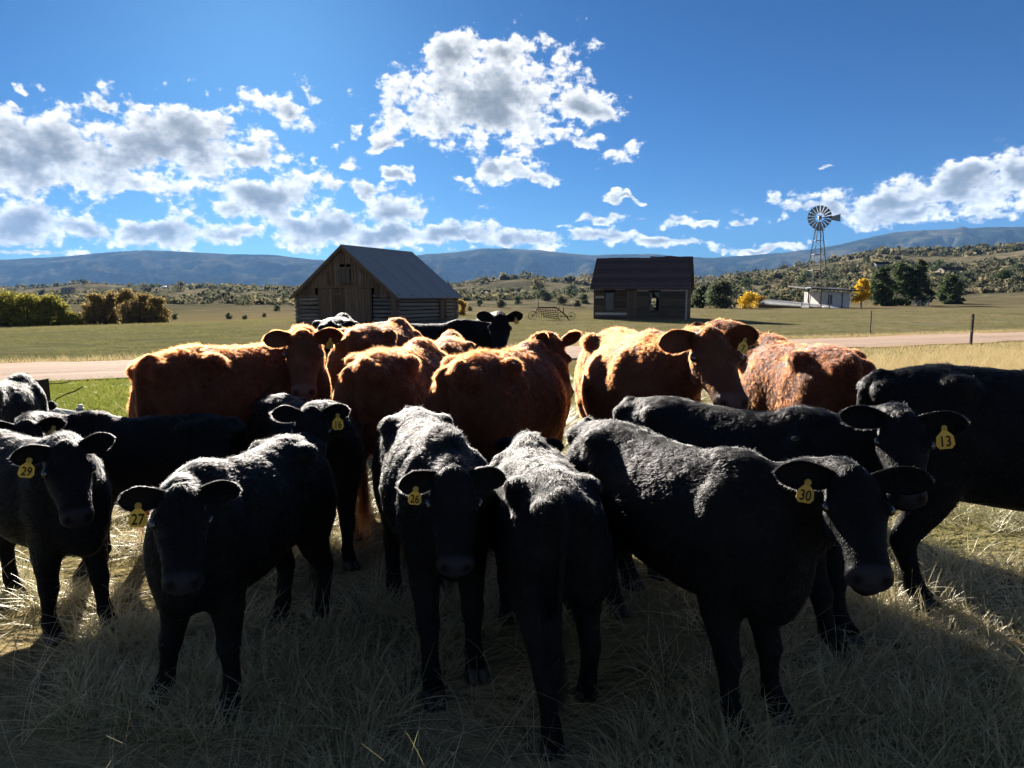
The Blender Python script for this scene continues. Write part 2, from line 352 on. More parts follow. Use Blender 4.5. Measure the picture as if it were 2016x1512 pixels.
# dirt road: edges read off the photograph on flat ground
def build_road():
    far = lambda x: 21.95 + .437 * x - .0004 * x * x; near = lambda x: 17.35 + .470 * x - .0012 * x * x
    m, N = new_mat('dirt_road'); pos = N.new('ShaderNodeNewGeometry').outputs['Position']
    al = N.new('ShaderNodeVectorRotate', {'Vector': pos, 'Angle': R(-24.)}, rotation_type='Z_AXIS').outputs[0]
    streak = N.noise(N.vmath('MULTIPLY', al, (.08, 1.6, 1)), 1.6, 5, .6); peb = N.noise(pos, 22., 4, .7)
    col = N.mix(N.mapr(streak, .3, .7), (.42, .285, .205), (.53, .385, .285)); col = N.mix(N.math('MULTIPLY', N.mapr(peb, .52, .68), .5), col, (.27, .175, .125))
    finish(N, bsdf(N, col, .95, .08, 0, N.math('ADD', streak, N.math('MULTIPLY', peb, .6)), .8, .05))
    xs = np.concatenate([np.linspace(-70, -20, 40), np.linspace(-19, 40, 240), np.linspace(41, 160, 60)]); k = 13; co = []
    for x in xs:
        for j in range(k):
            t = j / (k - 1); e = (vnoise(np.array([[x * .9, j * 5., 3.]]))[0] - .5) * .5 * (j in (0, k - 1)); y = near(x) * (1 - t) + far(x) * t + e
            rut = -.025 * (math.exp(-((t - .3) / .06) ** 2) + math.exp(-((t - .68) / .06) ** 2)); co.append((x - .15 * e, y, max(0, gz(x, y)) * 0 + gz(x, y) + .035 + .06 * math.sin(math.pi * t) + rut))
    o = link('dirt_road', fast_mesh('dirt_road', co, grid_quads(k, len(xs))), m, None, True); tag(o, kind='structure'); o.data.flip_normals()
build_road()
def build_mountains():
    m, N = new_mat('forested_mountain'); pos = N.new('ShaderNodeNewGeometry').outputs['Position']
    n1 = N.noise(N.vmath('MULTIPLY', pos, (1, .5, 1.6)), .0035, 7, .62); n2_ = N.noise(pos, .03, 5, .65)
    col = N.mix(N.mapr(N.math('MULTIPLY_ADD', n2_, .35, n1), .60, .78), (.012, .020, .016), (.17, .15, .095)); col = N.mix(N.mapr(n2_, .35, .7), col, (.018, .026, .020))
    finish(N, bsdf(N, col, .95, .0, 0, n2_, .7, 20.))
    u = np.linspace(-1.4, 1.4, 700); nr = 46; t = np.linspace(0, 1.25, nr); T, U = np.meshgrid(t, u, indexing='ij')
    Y = np.interp(U, (-.7, 0, .35, .7), (5200, 5200, 4600, 3600)) * (1 + T * .42); X = U * Y
    top = np.interp(U, RIDGE_U, RIDGE_E) * np.interp(U, (-.7, 0, .35, .7), (5200, 5200, 4600, 3600)) * 1.42
    p = np.stack([U * 16, T * 2.2, np.full(U.shape, 4.)], -1).reshape(-1, 3); rid = 1 - np.abs(2 * fbm(p, 5) - 1).reshape(U.shape); rid2 = 1 - np.abs(2 * fbm(p * 3.1 + 7, 4) - 1).reshape(U.shape)
    prof = np.where(T < 1, np.clip(T, 0, 1) ** 1.25, 1 - (T - 1) * 1.6)
    fine = (fbm(np.stack([U * 260, T * 30, U * 0], -1).reshape(-1, 3), 2).reshape(U.shape) - .5)
    Z = top * prof + top * (rid - .62) * .55 * np.sin(np.pi * np.clip(T, 0, 1)) + top * (rid2 - .6) * .22 * np.sin(np.pi * np.clip(T, 0, 1)) + fine * 9
    Z = np.where(T < 1.02, np.minimum(Z, top * (.35 + .65 * np.clip(T, 0, 1)) + fine * 9), Z) - 12 * (1 - T)
    co = np.stack([X, Y, Z], -1).reshape(-1, 3); o = link('mountains', fast_mesh('mountains', co, grid_quads(len(u), nr)), m, None, True); tag(o, kind='structure')
build_mountains()
# haze: pale even air round everything
def build_haze():
    m, N = new_mat('air'); v = N.new('ShaderNodeVolumePrincipled', {'Color': (.25, .52, 1.0, 1), 'Density': HAZE_DENSITY, 'Anisotropy': .0}); finish(N, None, v.outputs[0])
    b = MB(); b.box((-13500, -9300, -60), (13500, 9600, 900)); o = b.build('haze', m); tag(o, kind='stuff')
HAZE_DENSITY = 5.2e-5
build_haze()
# ---------------------------------------------------------------- buildings and farm things
M_LOG = simple('weathered_log', (.12, .10, .085), (.30, .26, .22), 5, .9, .15, stretch=(.35, 6, 6), bstr=.7, bdist=.03)
M_PLANK = simple('weathered_plank', (.085, .055, .034), (.23, .155, .10), 4, .9, .12, stretch=(5, 5, .35), bstr=.6, bdist=.02)
M_CHINK = simple('chinking', (.10, .085, .07), (.17, .15, .125), 6, .95, .1)
M_DARK = simple('dark_and_shaded_wood', (.012, .010, .008), (.025, .02, .016), 5, .95, .05)  # near-black: own tone of dark trim and roofs; painted shade on the barn shell
M_ROOF = simple('grey_metal_roof', (.30, .295, .29), (.40, .39, .38), 1.2, .62, .3, stretch=(1, 1, 1), bstr=.12, bdist=.01)
M_ROOFB = simple('old_dark_shingle', (.075, .052, .054), (.14, .095, .09), 3, .9, .15, stretch=(1, 3, 3), bstr=.6, bdist=.03)
M_BOARD = simple('dark_clapboard', (.050, .038, .029), (.15, .115, .085), 4, .9, .12, stretch=(.5, 5, 5), bstr=.5, bdist=.02)
M_PALE = simple('pale_old_paint', (.34, .31, .27), (.52, .48, .42), 5, .85, .2)
M_WHITE = simple('white_siding', (.48, .46, .43), (.64, .62, .58), 2, .7, .25)
M_STEEL = simple('galvanised_steel', (.16, .165, .17), (.30, .30, .31), 5, .5, .5, metal=.6)
M_RUST = simple('rusty_iron', (.030, .020, .016), (.10, .055, .035), 9, .8, .3)
M_GLASS, _N = new_mat('dusty_glass'); finish(_N, bsdf(_N, (.055, .06, .06), .22, .5))
M_STRAWBALE = simple('hay_bale', (.40, .30, .13), (.60, .47, .23), 9, .95, .1, bstr=.8, bdist=.05)
M_POST = simple('fence_post_wood', (.035, .028, .024), (.10, .085, .07), 8, .9, .15, stretch=(4, 4, .5))
M_WIRE = simple('fence_wire', (.03, .03, .032), (.07, .065, .06), 12, .6, .4, metal=.5)

def log(p, q, r, name, parent, mat=None, seed=0):
    rr = random.Random(seed); p, q = Vector(p), Vector(q); n = 6; pts = [p.lerp(q, i / n) + Vector((0, 0, rr.uniform(-.012, .012))) for i in range(n + 1)]
    b = MB(); b.tube(pts, [r * rr.uniform(.92, 1.05) for _ in pts], 8); return b.build(name, mat or M_LOG, parent, True)
def plank(parent, poly, d, name='plank', mat=None):           # poly: 3d quad or more, extruded by vector d
    return MB().prism(poly, (0, 0, 0), d).build(name, mat or M_PLANK, parent)

def barn():
    fx, fy = -8.78 + .3 * .381, 38.5 + .3 * .924; t = empty('log_barn', (fx, fy, gz(fx, fy) - .05), math.atan2(-.381, .924))
    tag(t, 'old log barn with grey metal roof and plank gable doors', 'barn')
    W_, D_, E_, T_ = 3.0, 6.65, 1.62, 4.02; hz = lambda x: E_ + (T_ - E_) * (1 - abs(x) / W_)
    # added dark inner shell, no real wall: keeps light out between the logs
    b = MB(); b.prism([(-W_ + .16, .14, 0), (W_ - .16, .14, 0), (W_ - .16, .14, E_), (0, .14, T_ - .16), (-W_ + .16, .14, E_)], (0, 0, 0), (0, D_ - .28, 0)); b.build('light_block', M_DARK, t)
    n = 8; pitch = E_ / n; k = 0
    for i in range(n):                                                   # long walls, front and rear walls: horizontal logs
        z = pitch * (i + .5)
        for s in (1, -1):
            k += 1; log((s * (W_ - .02), -.18, z + .03 * s), (s * (W_ - .02), D_ + .12, z + random.uniform(-.02, .02)), pitch * .475, 'log', t, seed=k)
        log((-W_ - .2, 0, z + pitch * .35), (-1.62, 0, z + pitch * .35 + random.uniform(-.03, .03)), pitch * .46, 'log', t, seed=k + 50)
        log((1.72, 0, z + pitch * .35), (W_ + .2, 0, z + pitch * .35), pitch * .46, 'log', t, seed=k + 80)
        log((-W_ - .2, D_, z + pitch * .35), (W_ + .2, D_, z + pitch * .35), pitch * .46, 'log', t, seed=k + 110)
    # doors of upright planks
    for s in (-1, 1):
        door = MB().box((min(0, s * 1.66), -.07, .06), (max(0, s * 1.66), -.02, 1.98)).build('door', M_DARK, t); x = .01
        while x < 1.58:
            w = random.uniform(.15, .25); w = min(w, 1.66 - x); a, c = sorted((s * x, s * (x + w - .012))); zt = 1.99 + random.uniform(-.03, .02); zb = random.uniform(.03, .10)
            plank(door, [(a, -.11, zb), (c, -.11, zb), (c, -.11, zt), (a, -.11, zt)], (0, .038 + random.uniform(-.008, .006), 0)); x += w
        MB().box((min(s * .1, s * 1.6), -.135, 1.62), (max(s * .1, s * 1.6), -.111, 1.74)).build('batten', M_PLANK, door)
    MB().box((-1.85, -.16, 2.0), (1.85, -.04, 2.10)).build('lintel', M_PLANK, t)
    # upper gable of upright boards
    x = -W_ + .02
    while x < W_ - .05:
        w = random.uniform(.15, .26); c = min(x + w - .012, W_); zl = lambda q: hz(q) - .03; zb = 2.105 if (x > -1.86 and c < 1.86) else 1.50 + random.uniform(-.04, .03); y = -.085 + random.uniform(-.012, .012)
        if max(zl(x), zl(c)) > zb + .04:
            if -.36 < (x + c) / 2 < .36:                                          # boards below and above the hatch
                plank(t, [(x, y, zb), (c, y, zb), (c, y, 2.28), (x, y, 2.28)], (0, .03, 0)); plank(t, [(x, y, 3.22), (c, y, 3.22), (c, y, max(3.24, zl(c))), (x, y, max(3.24, zl(x)))], (0, .03, 0))
            else: plank(t, [(x, y, zb), (c, y, zb), (c, y, max(zb + .02, zl(c))), (x, y, max(zb + .02, zl(x)))], (0, .03, 0))
        x += w
    ha = MB().box((-.37, -.10, 2.28), (.37, -.075, 3.0)).build('loft_hatch', simple('grey_hatch', (.075, .06, .048), (.17, .14, .115), 5, .9, .1, stretch=(5, 5, .4)), t)
    for x in (-.36, -.12, .12): plank(ha, [(x, -.125, 2.30), (x + .225, -.125, 2.30), (x + .225, -.125, 2.98), (x, -.125, 2.98)], (0, .022, 0), 'plank', ha.data.materials[0])
    MB().box((-.42, -.13, 3.0), (.42, -.09, 3.06)).build('hatch_sill', M_PLANK, t); plank(t, [(.06, -.10, 3.07), (.16, -.10, 3.07), (.14, -.10, 3.25), (.07, -.10, 3.25)], (0, .03, 0))
    for x0, x1 in ((-1.05, -.92), (.95, 1.05), (1.10, 1.16)): plank(t, [(x0, -.118, 2.12), (x1, -.118, 2.12), (x1, -.118, hz(x1) - .45), (x0, -.118, hz(x0) - .35)], (0, .015, 0), 'split_board', M_LOG if x0 > 0 else M_PLANK)
    # vertical patch on the long wall and a corner post
    for i in range(4): plank(t, [(W_ + .135, 4.55 + i * .19, .28), (W_ + .135, 4.71 + i * .19, .28), (W_ + .135, 4.71 + i * .19, 1.38), (W_ + .135, 4.55 + i * .19, 1.38)], (.03, 0, 0))
    MB().box((W_ - .10, -.26, 0), (W_ + .14, -.20, 1.6)).build('corner_board', M_PLANK, t)
    # roof: two sheets with seams, rafters' ends
    for s in (1, -1):
        ov = .34; e = Vector((s * (W_ + ov), 0, E_ + .10 - (T_ - E_) * ov / W_)); r_ = Vector((0, 0, T_ + .10)); d = e - r_
        up = Vector((d.z, 0, -d.x)).normalized() * s; up = up if up.z > 0 else -up
        ro = MB().prism([r_ + Vector((0, -.3, 0)), e + Vector((0, -.3, 0)), e + Vector((0, -.3, 0)) + up * .05, r_ + Vector((0, -.3, 0)) + up * .05], (0, 0, 0), (0, D_ + .6, 0)).build('roof', M_ROOF, t)
        for i in range(5):
            y = -.28 + i * (D_ + .54) / 4; MB().prism([r_ + Vector((0, y, 0)) + up * .052, e + Vector((0, y, 0)) + up * .052, e + Vector((0, y, 0)) + up * .066, r_ + Vector((0, y, 0)) + up * .066], (0, 0, 0), (0, .025, 0)).build('roof_seam', M_ROOF, ro)
        MB().prism([r_ + Vector((0, -.31, -.13)), e + Vector((0, -.31, -.10)), e + Vector((0, -.31, 0)) + up * .045, r_ + Vector((0, -.31, 0)) + up * .045], (0, 0, 0), (0, -.025, 0)).build('rake_board', M_PLANK, t)
    MB().tube([(0, -.3, T_ + .14), (0, D_ + .3, T_ + .14)], .06, 6).build('ridge_cap', M_ROOF, t)
    for y in (1.2, 3.2, 5.2): MB().box((W_ + .02, y, E_ - .1), (W_ + .25, y + .09, E_ + .02)).build('rafter_end', M_LOG, t)
barn()

def cabin():
    a = R(-17); ox, oy = 5.48, 49.4; t = empty('cabin', (ox, oy, gz(ox, oy) - .04), a); tag(t, 'small abandoned dark board cabin with two windows and a sagging roof', 'cabin')
    L, D, E, T = 5.95, 4.0, 2.1, 4.0; wins = [(.72, 1.28, .62, 1.78), (3.62, 4.22, .62, 1.80)]; door = (2.14, 2.80, .05, 1.98); inner = .10
    def wall_boards(y, face, holes):
        z = .0; i = 0; h = .155
        while z < E - .02:
            cuts = [(0, L)]
            for x0, x1, z0, z1 in holes:
                if z + h > z0 and z < z1: cuts = [p for c in cuts for p in ((c[0], min(c[1], x0)), (max(c[0], x1), c[1])) if p[1] - p[0] > .02] if True else cuts
            for c0, c1 in cuts:
                dz = random.uniform(-.008, .008); b = MB(); y0 = y; y1 = y + face * .03
                b.prism([(c0, y0, z), (c0, y0 - face * .004, z + h), (c0, y1 - face * .014, z + h), (c0, y1, z)], (0, 0, 0), (c1 - c0, 0, 0)); b.build('clapboard', M_PALE if random.random() < .06 else M_BOARD, t)
            z += h; i += 1
    bw = (3.70, 3.98, .62, 1.15)                                       # an empty rear window lets the bright valley show through
    rear = (3.28, 3.60, .78, 1.32)
    wall_boards(0, -1, wins + [door]); wall_boards(D, 1, [rear])
    for x, f in ((0, -1), (L, 1)):
        z = 0.; h = .17
        while z < T - .1:
            inset = max(0, (z + h - E) / (T - E)) * D / 2
            if D - 2 * inset > .1: MB().prism([(x, inset, z), (x, inset, z + h), (x + f * .018, inset, z + h), (x + f * .03, inset, z)], (0, 0, 0), (0, D - 2 * inset, 0)).build('clapboard', M_BOARD, t)
            z += h
    for x in (0, L): MB().box((x - .05, -.05, 0), (x + .05, -.032, E)).build('corner_trim', M_BOARD if x == 0 else M_PALE, t)
    MB().box((L + .03, .0, 0), (L + .05, .10, E)).build('corner_trim', M_PALE, t)
    MB().box((-.02, -.02, -.02), (L + .02, D, .02)).build('floor', M_DARK, t)
    for (x0, x1, z0, z1), kind in zip(wins, (0, 1)):
        w = MB().box((x0 - .09, -.06, z1), (x1 + .09, -.032, z1 + .12)).build('window', M_DARK, t)
        for q in ((x0 - .08, z0 - .07, x0, z1), (x1, z0 - .07, x1 + .08, z1), (x0, z0 - .07, x1, z0)): MB().box((q[0], -.058, q[1]), (q[2], -.02, q[3])).build('frame', M_BOARD, w)
        if kind == 0:
            for i in range(2): MB().box((x0 + .01, -.012, z0 + .01 + i * (z1 - z0) / 2), (x1 - .01, -.004, z0 - .02 + (i + 1) * (z1 - z0) / 2)).build('pane', M_GLASS, w)
            MB().box((x0, -.03, (z0 + z1) / 2 - .02), (x1, 0, (z0 + z1) / 2 + .02)).build('sash_bar', M_BOARD, w)
            MB().box((x0 + .02, .06, z0 + .02), (x1 - .02, .075, z0 + .42)).build('blind', M_PALE, w)
        else:                                                            # broken pane: shards left in the frame
            for sh in ([(x0, z0), (x0 + .34, z0), (x0 + .20, z0 + .34), (x0, z0 + .55)], [(x0, z0 + .60), (x0 + .2, z1 - .35), (x0 + .12, z1), (x0, z1)], [(x1, z1), (x0 + .25, z1), (x1 - .18, z1 - .30), (x1, z1 - .4)]):
                plank(w, [(x, -.012, z) for x, z in sh], (0, .006, 0), 'pane', M_GLASS)
    d = MB().box((door[0], -.012, door[2]), (door[1], .0, door[3])).build('door', M_DARK, t); M_DOOR = simple('brown_door', (.10, .07, .045), (.17, .125, .085), 4, .85, .2, stretch=(4, 4, .5)); x = door[0]
    for i in range(4): plank(d, [(x + i * .163, -.035, door[2]), (x + i * .163 + .155, -.035, door[2]), (x + i * .163 + .155, -.035, door[3]), (x + i * .163, -.035, door[3])], (0, .02, 0), 'plank', M_DOOR)
    MB().tube([(door[1] - .1, -.04, 1.0), (door[1] - .1, -.09, 1.0)], .022, 8).build('door_knob', M_RUST, d)
    # broken pale fascia under the eave
    for x0, x1 in ((.05, .62), (1.38, 2.05), (2.95, 3.5), (4.35, 5.0), (5.05, 5.6)): MB().box((x0, -.045, E - .15), (x1, -.033, E - .03 - random.uniform(0, .03))).build('fascia_piece', M_PALE, t)
    # roof: courses of old shingles on two slopes
    for s in (0, 1):
        e = Vector((0, -.32 if s == 0 else D + .32, E - .12)); r_ = Vector((0, D / 2, T + .05)); d_ = r_ - e; n = 17; nrm = Vector((0, -d_.z, d_.y)).normalized() if s == 0 else Vector((0, d_.z, -d_.y)).normalized()
        if nrm.z < 0: nrm = -nrm
        ro = MB().prism([e + Vector((-.22, 0, 0)), r_ + Vector((-.22, 0, 0)), r_ + Vector((-.22, 0, 0)) + nrm * .05, e + Vector((-.22, 0, 0)) + nrm * .05], (0, 0, 0), (L + .44, 0, 0)).build('roof', M_ROOFB, t)
        for i in range(n):
            p = e + d_ * (i / n) - d_ * .003; q = e + d_ * min(1, (i + 1.25) / n); sag = 0
            pts = [p + nrm * .054, q + nrm * .050, q + nrm * .062, p + nrm * .084]; x0 = -.24 - random.uniform(0, .02); MB().prism([a_ + Vector((x0, 0, 0)) for a_ in pts], (0, 0, 0), (L + .48, 0, 0)).build('shingle_course', M_ROOFB, ro)
        MB().prism([e + Vector((-.27, 0, -.06)), r_ + Vector((-.27, 0, -.06)), r_ + Vector((-.27, 0, .02)) + nrm * .05, e + Vector((-.27, 0, 0)) + nrm * .05], (0, 0, 0), (.025, 0, 0)).build('rake_board', M_PALE, t)
    x = -.2
    while x < L + .15:                                                   # uneven remains of the ridge boards
        w = random.uniform(.25, .7); hgt = random.uniform(.03, .10) * (1 if x > L * .45 else .4)
        if random.random() < .8: MB().box((x, D / 2 - .09, T + .09), (min(x + w, L + .2), D / 2 + .09, T + .10 + hgt)).build('ridge_board', M_ROOFB, t)
        x += w + .01
cabin()

def windmill():
    x, y = 34.1, 83.6; t = empty('windmill', (x, y, gz(x, y))); t.scale = (.93, .93, .97); tag(t, 'galvanised farm windmill with a many-bladed wheel on a lattice tower', 'windmill')
    hub = 10.35; topz = 9.35; w0, w1 = 1.25, .28
    for sx in (1, -1):
        for sy in (1, -1): MB().tube([(sx * w0, sy * w0, -.1), (sx * w1, sy * w1, topz)], .055, 5).build('tower_leg', M_STEEL, t)
    lv = [0.2, 2.4, 4.4, 6.2, 7.8]; wd = lambda z: w0 + (w1 - w0) * z / topz
    for i, z in enumerate(lv):
        a = wd(z); z2 = lv[i + 1] if i + 1 < len(lv) else 9.1; b_ = wd(z2)
        for p, q in (((a, a), (a, -a)), ((a, -a), (-a, -a)), ((-a, -a), (-a, a)), ((-a, a), (a, a))):
            MB().tube([(*p, z), (*q, z)], .028, 4).build('tower_brace', M_STEEL, t); f = b_ / a; MB().tube([(*p, z), (q[0] * f, q[1] * f, z2)], .014, 4).build('tower_brace', M_STEEL, t)
    MB().box((-.5, -.5, 8.95), (.5, .5, 9.0)).build('platform', M_PLANK, t)
    MB().tube([(0, 0, 8.9), (0, 0, hub + .2)], .05, 6).build('mast', M_STEEL, t)
    # the wheel faces the camera, a little turned; vane trails to the right
    yaw = R(20); f = Vector((math.sin(yaw) * -1, -math.cos(yaw), 0)); r_ = Vector((math.cos(yaw), -math.sin(yaw), 0)) if False else Vector((-f.y, f.x, 0)); up = Vector((0, 0, 1)); c = Vector((0, 0, hub)) + f * .35; Rw = 1.36
    wh = MB().tube([c - f * .18, c + f * .08], .13, 10).build('wheel_hub', M_STEEL, t)
    for k in range(18):
        a0 = 2 * math.pi * k / 18; w_ = 2 * math.pi / 18 * .40; P = lambda a, rr, o: c + (r_ * math.cos(a) + up * math.sin(a)) * rr + f * o
        pts = [P(a0 - w_ * .8, .50, .05), P(a0 - w_, Rw, .10), P(a0 + w_, Rw, -.08), P(a0 + w_ * .8, .50, -.04)]; MB().prism(pts, (0, 0, 0), f * .012).build('wheel_blade', M_STEEL, t)
    for rr in (.62, 1.15):
        b = MB(); b.tube([c - f * .1 + (r_ * math.cos(q) + up * math.sin(q)) * rr for q in np.linspace(0, 2 * math.pi, 37)], .014, 4, False); b.build('wheel_rim', M_STEEL, t)
    for k in range(6):
        q = math.pi * k / 3; MB().tube([c, c - f * .05 + (r_ * math.cos(q) + up * math.sin(q)) * 1.2], .018, 4).build('wheel_spoke', M_STEEL, t)
    vd = (r_ * .93 - f * .37).normalized(); v0 = Vector((0, 0, hub)); MB().tube([v0, v0 + vd * 1.7], .03, 5).build('vane_arm', M_STEEL, t)
    nrm = vd.cross(up); MB().prism([v0 + vd * 1.35 + up * .14, v0 + vd * 2.5 + up * .45, v0 + vd * 2.5 - up * .42, v0 + vd * 1.35 - up * .22], (0, 0, 0), nrm * .02).build('vane', M_STEEL, t)
    b = MB(); b.box((-.16, -.2, hub - .18), (.16, .2, hub + .22)); b.build('gearbox', M_STEEL, t)
windmill()

def house(name, label, cat, px0, px1, ybase, y, h, depth, roof_h, wall, roof, cols=3, ridge_x=True, over=.3, rz=0.0):
    """plain gabled house whose front spans two photo columns at distance y"""
    p0, p1 = at_y(px0, ybase, y), at_y(px1, ybase, y); w = p1.x - p0.x; t = empty(name, (p0.x, y, p0.z), rz); tag(t, label, cat, 'buildings beyond the pasture')
    MB().box((0, 0, -2), (w, depth, h)).build('wall', wall, t)
    if ridge_x:
        for s in (0, 1):
            e = Vector((0, -over if s == 0 else depth + over, h - .05)); r_ = Vector((0, depth / 2, h + roof_h)); MB().prism([e + Vector((-over, 0, 0)), r_ + Vector((-over, 0, 0)), r_ + Vector((-over, 0, .12)), e + Vector((-over, 0, .12))], (0, 0, 0), (w + 2 * over, 0, 0)).build('roof', roof, t)
        for x in (0, w): MB().prism([(x - .05, 0, h), (x - .05, depth, h), (x - .05, depth / 2, h + roof_h - .02)], (0, 0, 0), (.1, 0, 0)).build('gable', wall, t)
    else: MB().prism([(-over, -over, h), (w + over, -over, h + .0), (w + over, -over, h + .18), (-over, -over, h + .18)], (0, 0, 0), (0, depth + 2 * over, roof_h)).build('roof', roof, t)
    for i in range(cols):
        x = w * (i + .5) / cols; wn = MB().box((x - w / cols * .2, -.06, h * .35), (x + w / cols * .2, -.01, h * .75)).build('window', M_DARK, t); MB().box((x - w / cols * .16, -.075, h * .39), (x + w / cols * .16, -.062, h * .71)).build('pane', M_GLASS, wn)
    return t
M_BLUEGREY = simple('grey_siding', (.20, .20, .21), (.30, .30, .30), 2, .8, .2)
M_TANW = simple('tan_siding', (.30, .24, .17), (.40, .33, .25), 2, .8, .2)
def shed():
    y = 96.; p0, p1 = at_y(1612, 606, y), at_y(1672, 606, y); w = p1.x - p0.x; t = empty('white_shed', (p0.x, y, p0.z)); tag(t, 'long white shed with dark overhanging roof beside the yellow aspen', 'shed')
    h = 2.05; MB().box((0, 0, -.6), (w, 5, h)).build('wall', M_WHITE, t)
    MB().box((-.01, -.03, -.3), (w * .8, -.005, .12)).build('base_board', M_DARK, t)
    MB().prism([(-2.0, -1.0, h + .35), (w + .7, -1.0, h + .02), (w + .7, -1.0, h + .22), (-2.0, -1.0, h + .50)], (0, 0, 0), (0, 6.6, .35)).build('roof', simple('brown_metal_roof', (.035, .025, .022), (.06, .045, .04), 3, .6, .4), t)
    wn = MB().box((w * .28, -.05, .45), (w * .42, -.006, 1.65)).build('window', M_DARK, t); MB().box((w * .30, -.065, .5), (w * .40, -.052, 1.6)).build('pane', M_GLASS, wn)
    MB().box((w * .74, -.06, .1), (w * .76, -.006, h)).build('downpipe', M_DARK, t)
    for x in (-1.8, -.2): MB().box((x, -.95, -.6), (x + .12, -.83, h + .38)).build('porch_post', M_DARK, t)
    MB().box((-1.9, -.96, .35), (-.1, -.90, .47)).build('porch_rail', M_DARK, t)
    y = 90.; a, b = at_y(1492, 607, y), at_y(1664, 609, y); s = empty('low_white_roof', (a.x, y, a.z)); tag(s, 'low white metal roof of a sunken shelter in front of the white shed', 'shelter')
    w = b.x - a.x; MB().prism([(0, 0, .52), (w, 0, -.10), (w, 3.6, .22), (w * .25, 3.6, .98), (0, 3.6, 1.0)], (0, 0, 0), (0, 0, .07)).build('roof', M_WHITE, s); MB().prism([(0.1, .1, -.8), (w * .98, .1, -.8), (w * .98, .1, -.14), (.1, .1, .48)], (0, 0, 0), (0, .1, 0)).build('front_wall', M_PLANK, s)
    for i in range(12):
        x0 = w * i / 12 + .1; za = lambda q: .60 - .62 * q / w; zb = lambda q: 1.06 - .78 * q / w
        MB().prism([(x0, -.02, za(x0)), (x0 + .06, -.02, za(x0)), (x0 + .06, 3.0, .17 * za(x0) + .83 * zb(x0)), (x0, 3.0, .17 * za(x0) + .83 * zb(x0))], (0, 0, 0), (0, 0, .025)).build('roof_rib', M_WHITE, s)
shed()
# far houses and the pale dome, on the ground the terrain gives them
def far_y(px, py, lo=140, hi=1800):
    best = None
    for y in np.geomspace(lo, hi, 160):
        p = at_y(px, py, y); dz = abs(p.z - gz(p.x, y)) / y
        if best is None or dz < best[0]: best = (dz, y)
    return best[1]
FAR = [('house', 'small white house low on the valley floor left of the barn', 405, 425, 578, M_WHITE, M_BLUEGREY), ('house', 'grey house among trees on the hillside above the windmill tower', 1725, 1752, 530, M_BLUEGREY, M_DARK), ('house', 'dark roofed house at the far right of the hillside', 1858, 1902, 545, M_TANW, M_DARK),
       ('house', 'white house on the slope between cabin and windmill', 1505, 1522, 553, M_WHITE, M_DARK), ('house', 'tan house on the slope above the yellow bush', 1440, 1462, 556, M_TANW, M_DARK), ('house', 'pale house on the valley floor just left of the cabin', 1115, 1135, 573, M_WHITE, M_BLUEGREY), ('house', 'distant house with light walls beyond the left trees', 120, 140, 577, M_TANW, M_BLUEGREY), ('house', 'grey farmhouse between the barn and the black cow', 945, 965, 582, M_BLUEGREY, M_DARK), ('house', 'brown house half hidden on the hill right of the pines', 1940, 1965, 532, M_TANW, M_DARK)]
for nm, lb, a, b, py, wl, rf in FAR:
    y = far_y((a + b) / 2, py); y = min(y, 900.); w = (b - a) / FPX * y; hh = max(2.4, .30 * w); house(nm, lb, 'house', a, b, py, y, hh, w * .7, hh * .45, wl, rf)
def dome():
    y = far_y(325, 571); y = min(y, 1000); p = at_y(325, 571, y); rr = 11 / FPX * y; t = empty('dome_shelter', (p.x, y, p.z)); tag(t, 'bright white dome shelter far off in the valley', 'shelter')
    v, f = ellipsoid((0, 0, 0), (rr, rr * 1.2, rr * .72)); link('cover', pydata('dome', v, f), M_WHITE, t, True); MB().box((-rr * 1.6, -rr * .9, -1), (-rr * .9, rr * .2, rr * .22)).build('annex', M_WHITE, t)
dome()
def ordinal(i): return ('first', 'second', 'third', 'fourth', 'fifth', 'sixth', 'seventh', 'eighth', 'ninth', 'tenth', 'eleventh', 'twelfth')[i]
def bale(px, py, y, label, group):
    p = at_y(px, py, y); t = empty('hay_bale', (p.x, y, p.z), R(90 + random.uniform(-14, 14))); t.scale = (.86, .86, .86); tag(t, label, 'hay bale', group)
    v, f = loft([np.stack([np.full(18, xx), np.cos(np.linspace(0, 2 * np.pi, 18, endpoint=False)) * .66 * q, .64 + np.sin(np.linspace(0, 2 * np.pi, 18, endpoint=False)) * .66 * q], 1) for xx, q in ((-.55, .93), (-.5, 1), (0, 1.02), (.5, 1), (.55, .93))])
    link('roll', pydata('roll', v, f), M_STRAWBALE, t)
    for xx in (-.28, 0, .28): MB().tube([(xx, math.cos(a) * .685, .64 + math.sin(a) * .685) for a in np.linspace(0, 2 * math.pi, 19)], .012, 4, False).build('twine', M_PALE, t)
for i in range(5): bale(1836 + i * 10.2, 604, 150, ordinal(i) + ' round hay bale from the left in the short row by the trees', 'short row of hay bales')
for i in range(10): bale(1932 + i * 11.2, 602 - i * .1, 146 - i * .8, ordinal(i) + ' round hay bale from the left in the long row at right', 'long row of hay bales')
for i, (px, w) in enumerate(((1795, 5), (1806, 6), (1820, 8))):
    y = 112; p = at_y(px, 605, y); t = empty('stock_panel', (p.x, y, p.z)); tag(t, ordinal(i) + ' pale stock panel from the left below the pines', 'panel', 'stock panels below the pines'); ww = w / FPX * y
    for k in range(4): MB().box((0, 0, .12 + k * .26), (ww, .05, .24 + k * .26)).build('rail', M_WHITE, t)
    for x in (0, ww): MB().box((x, -.03, -.1), (x + .07, .06, 1.15)).build('post', M_PALE, t)
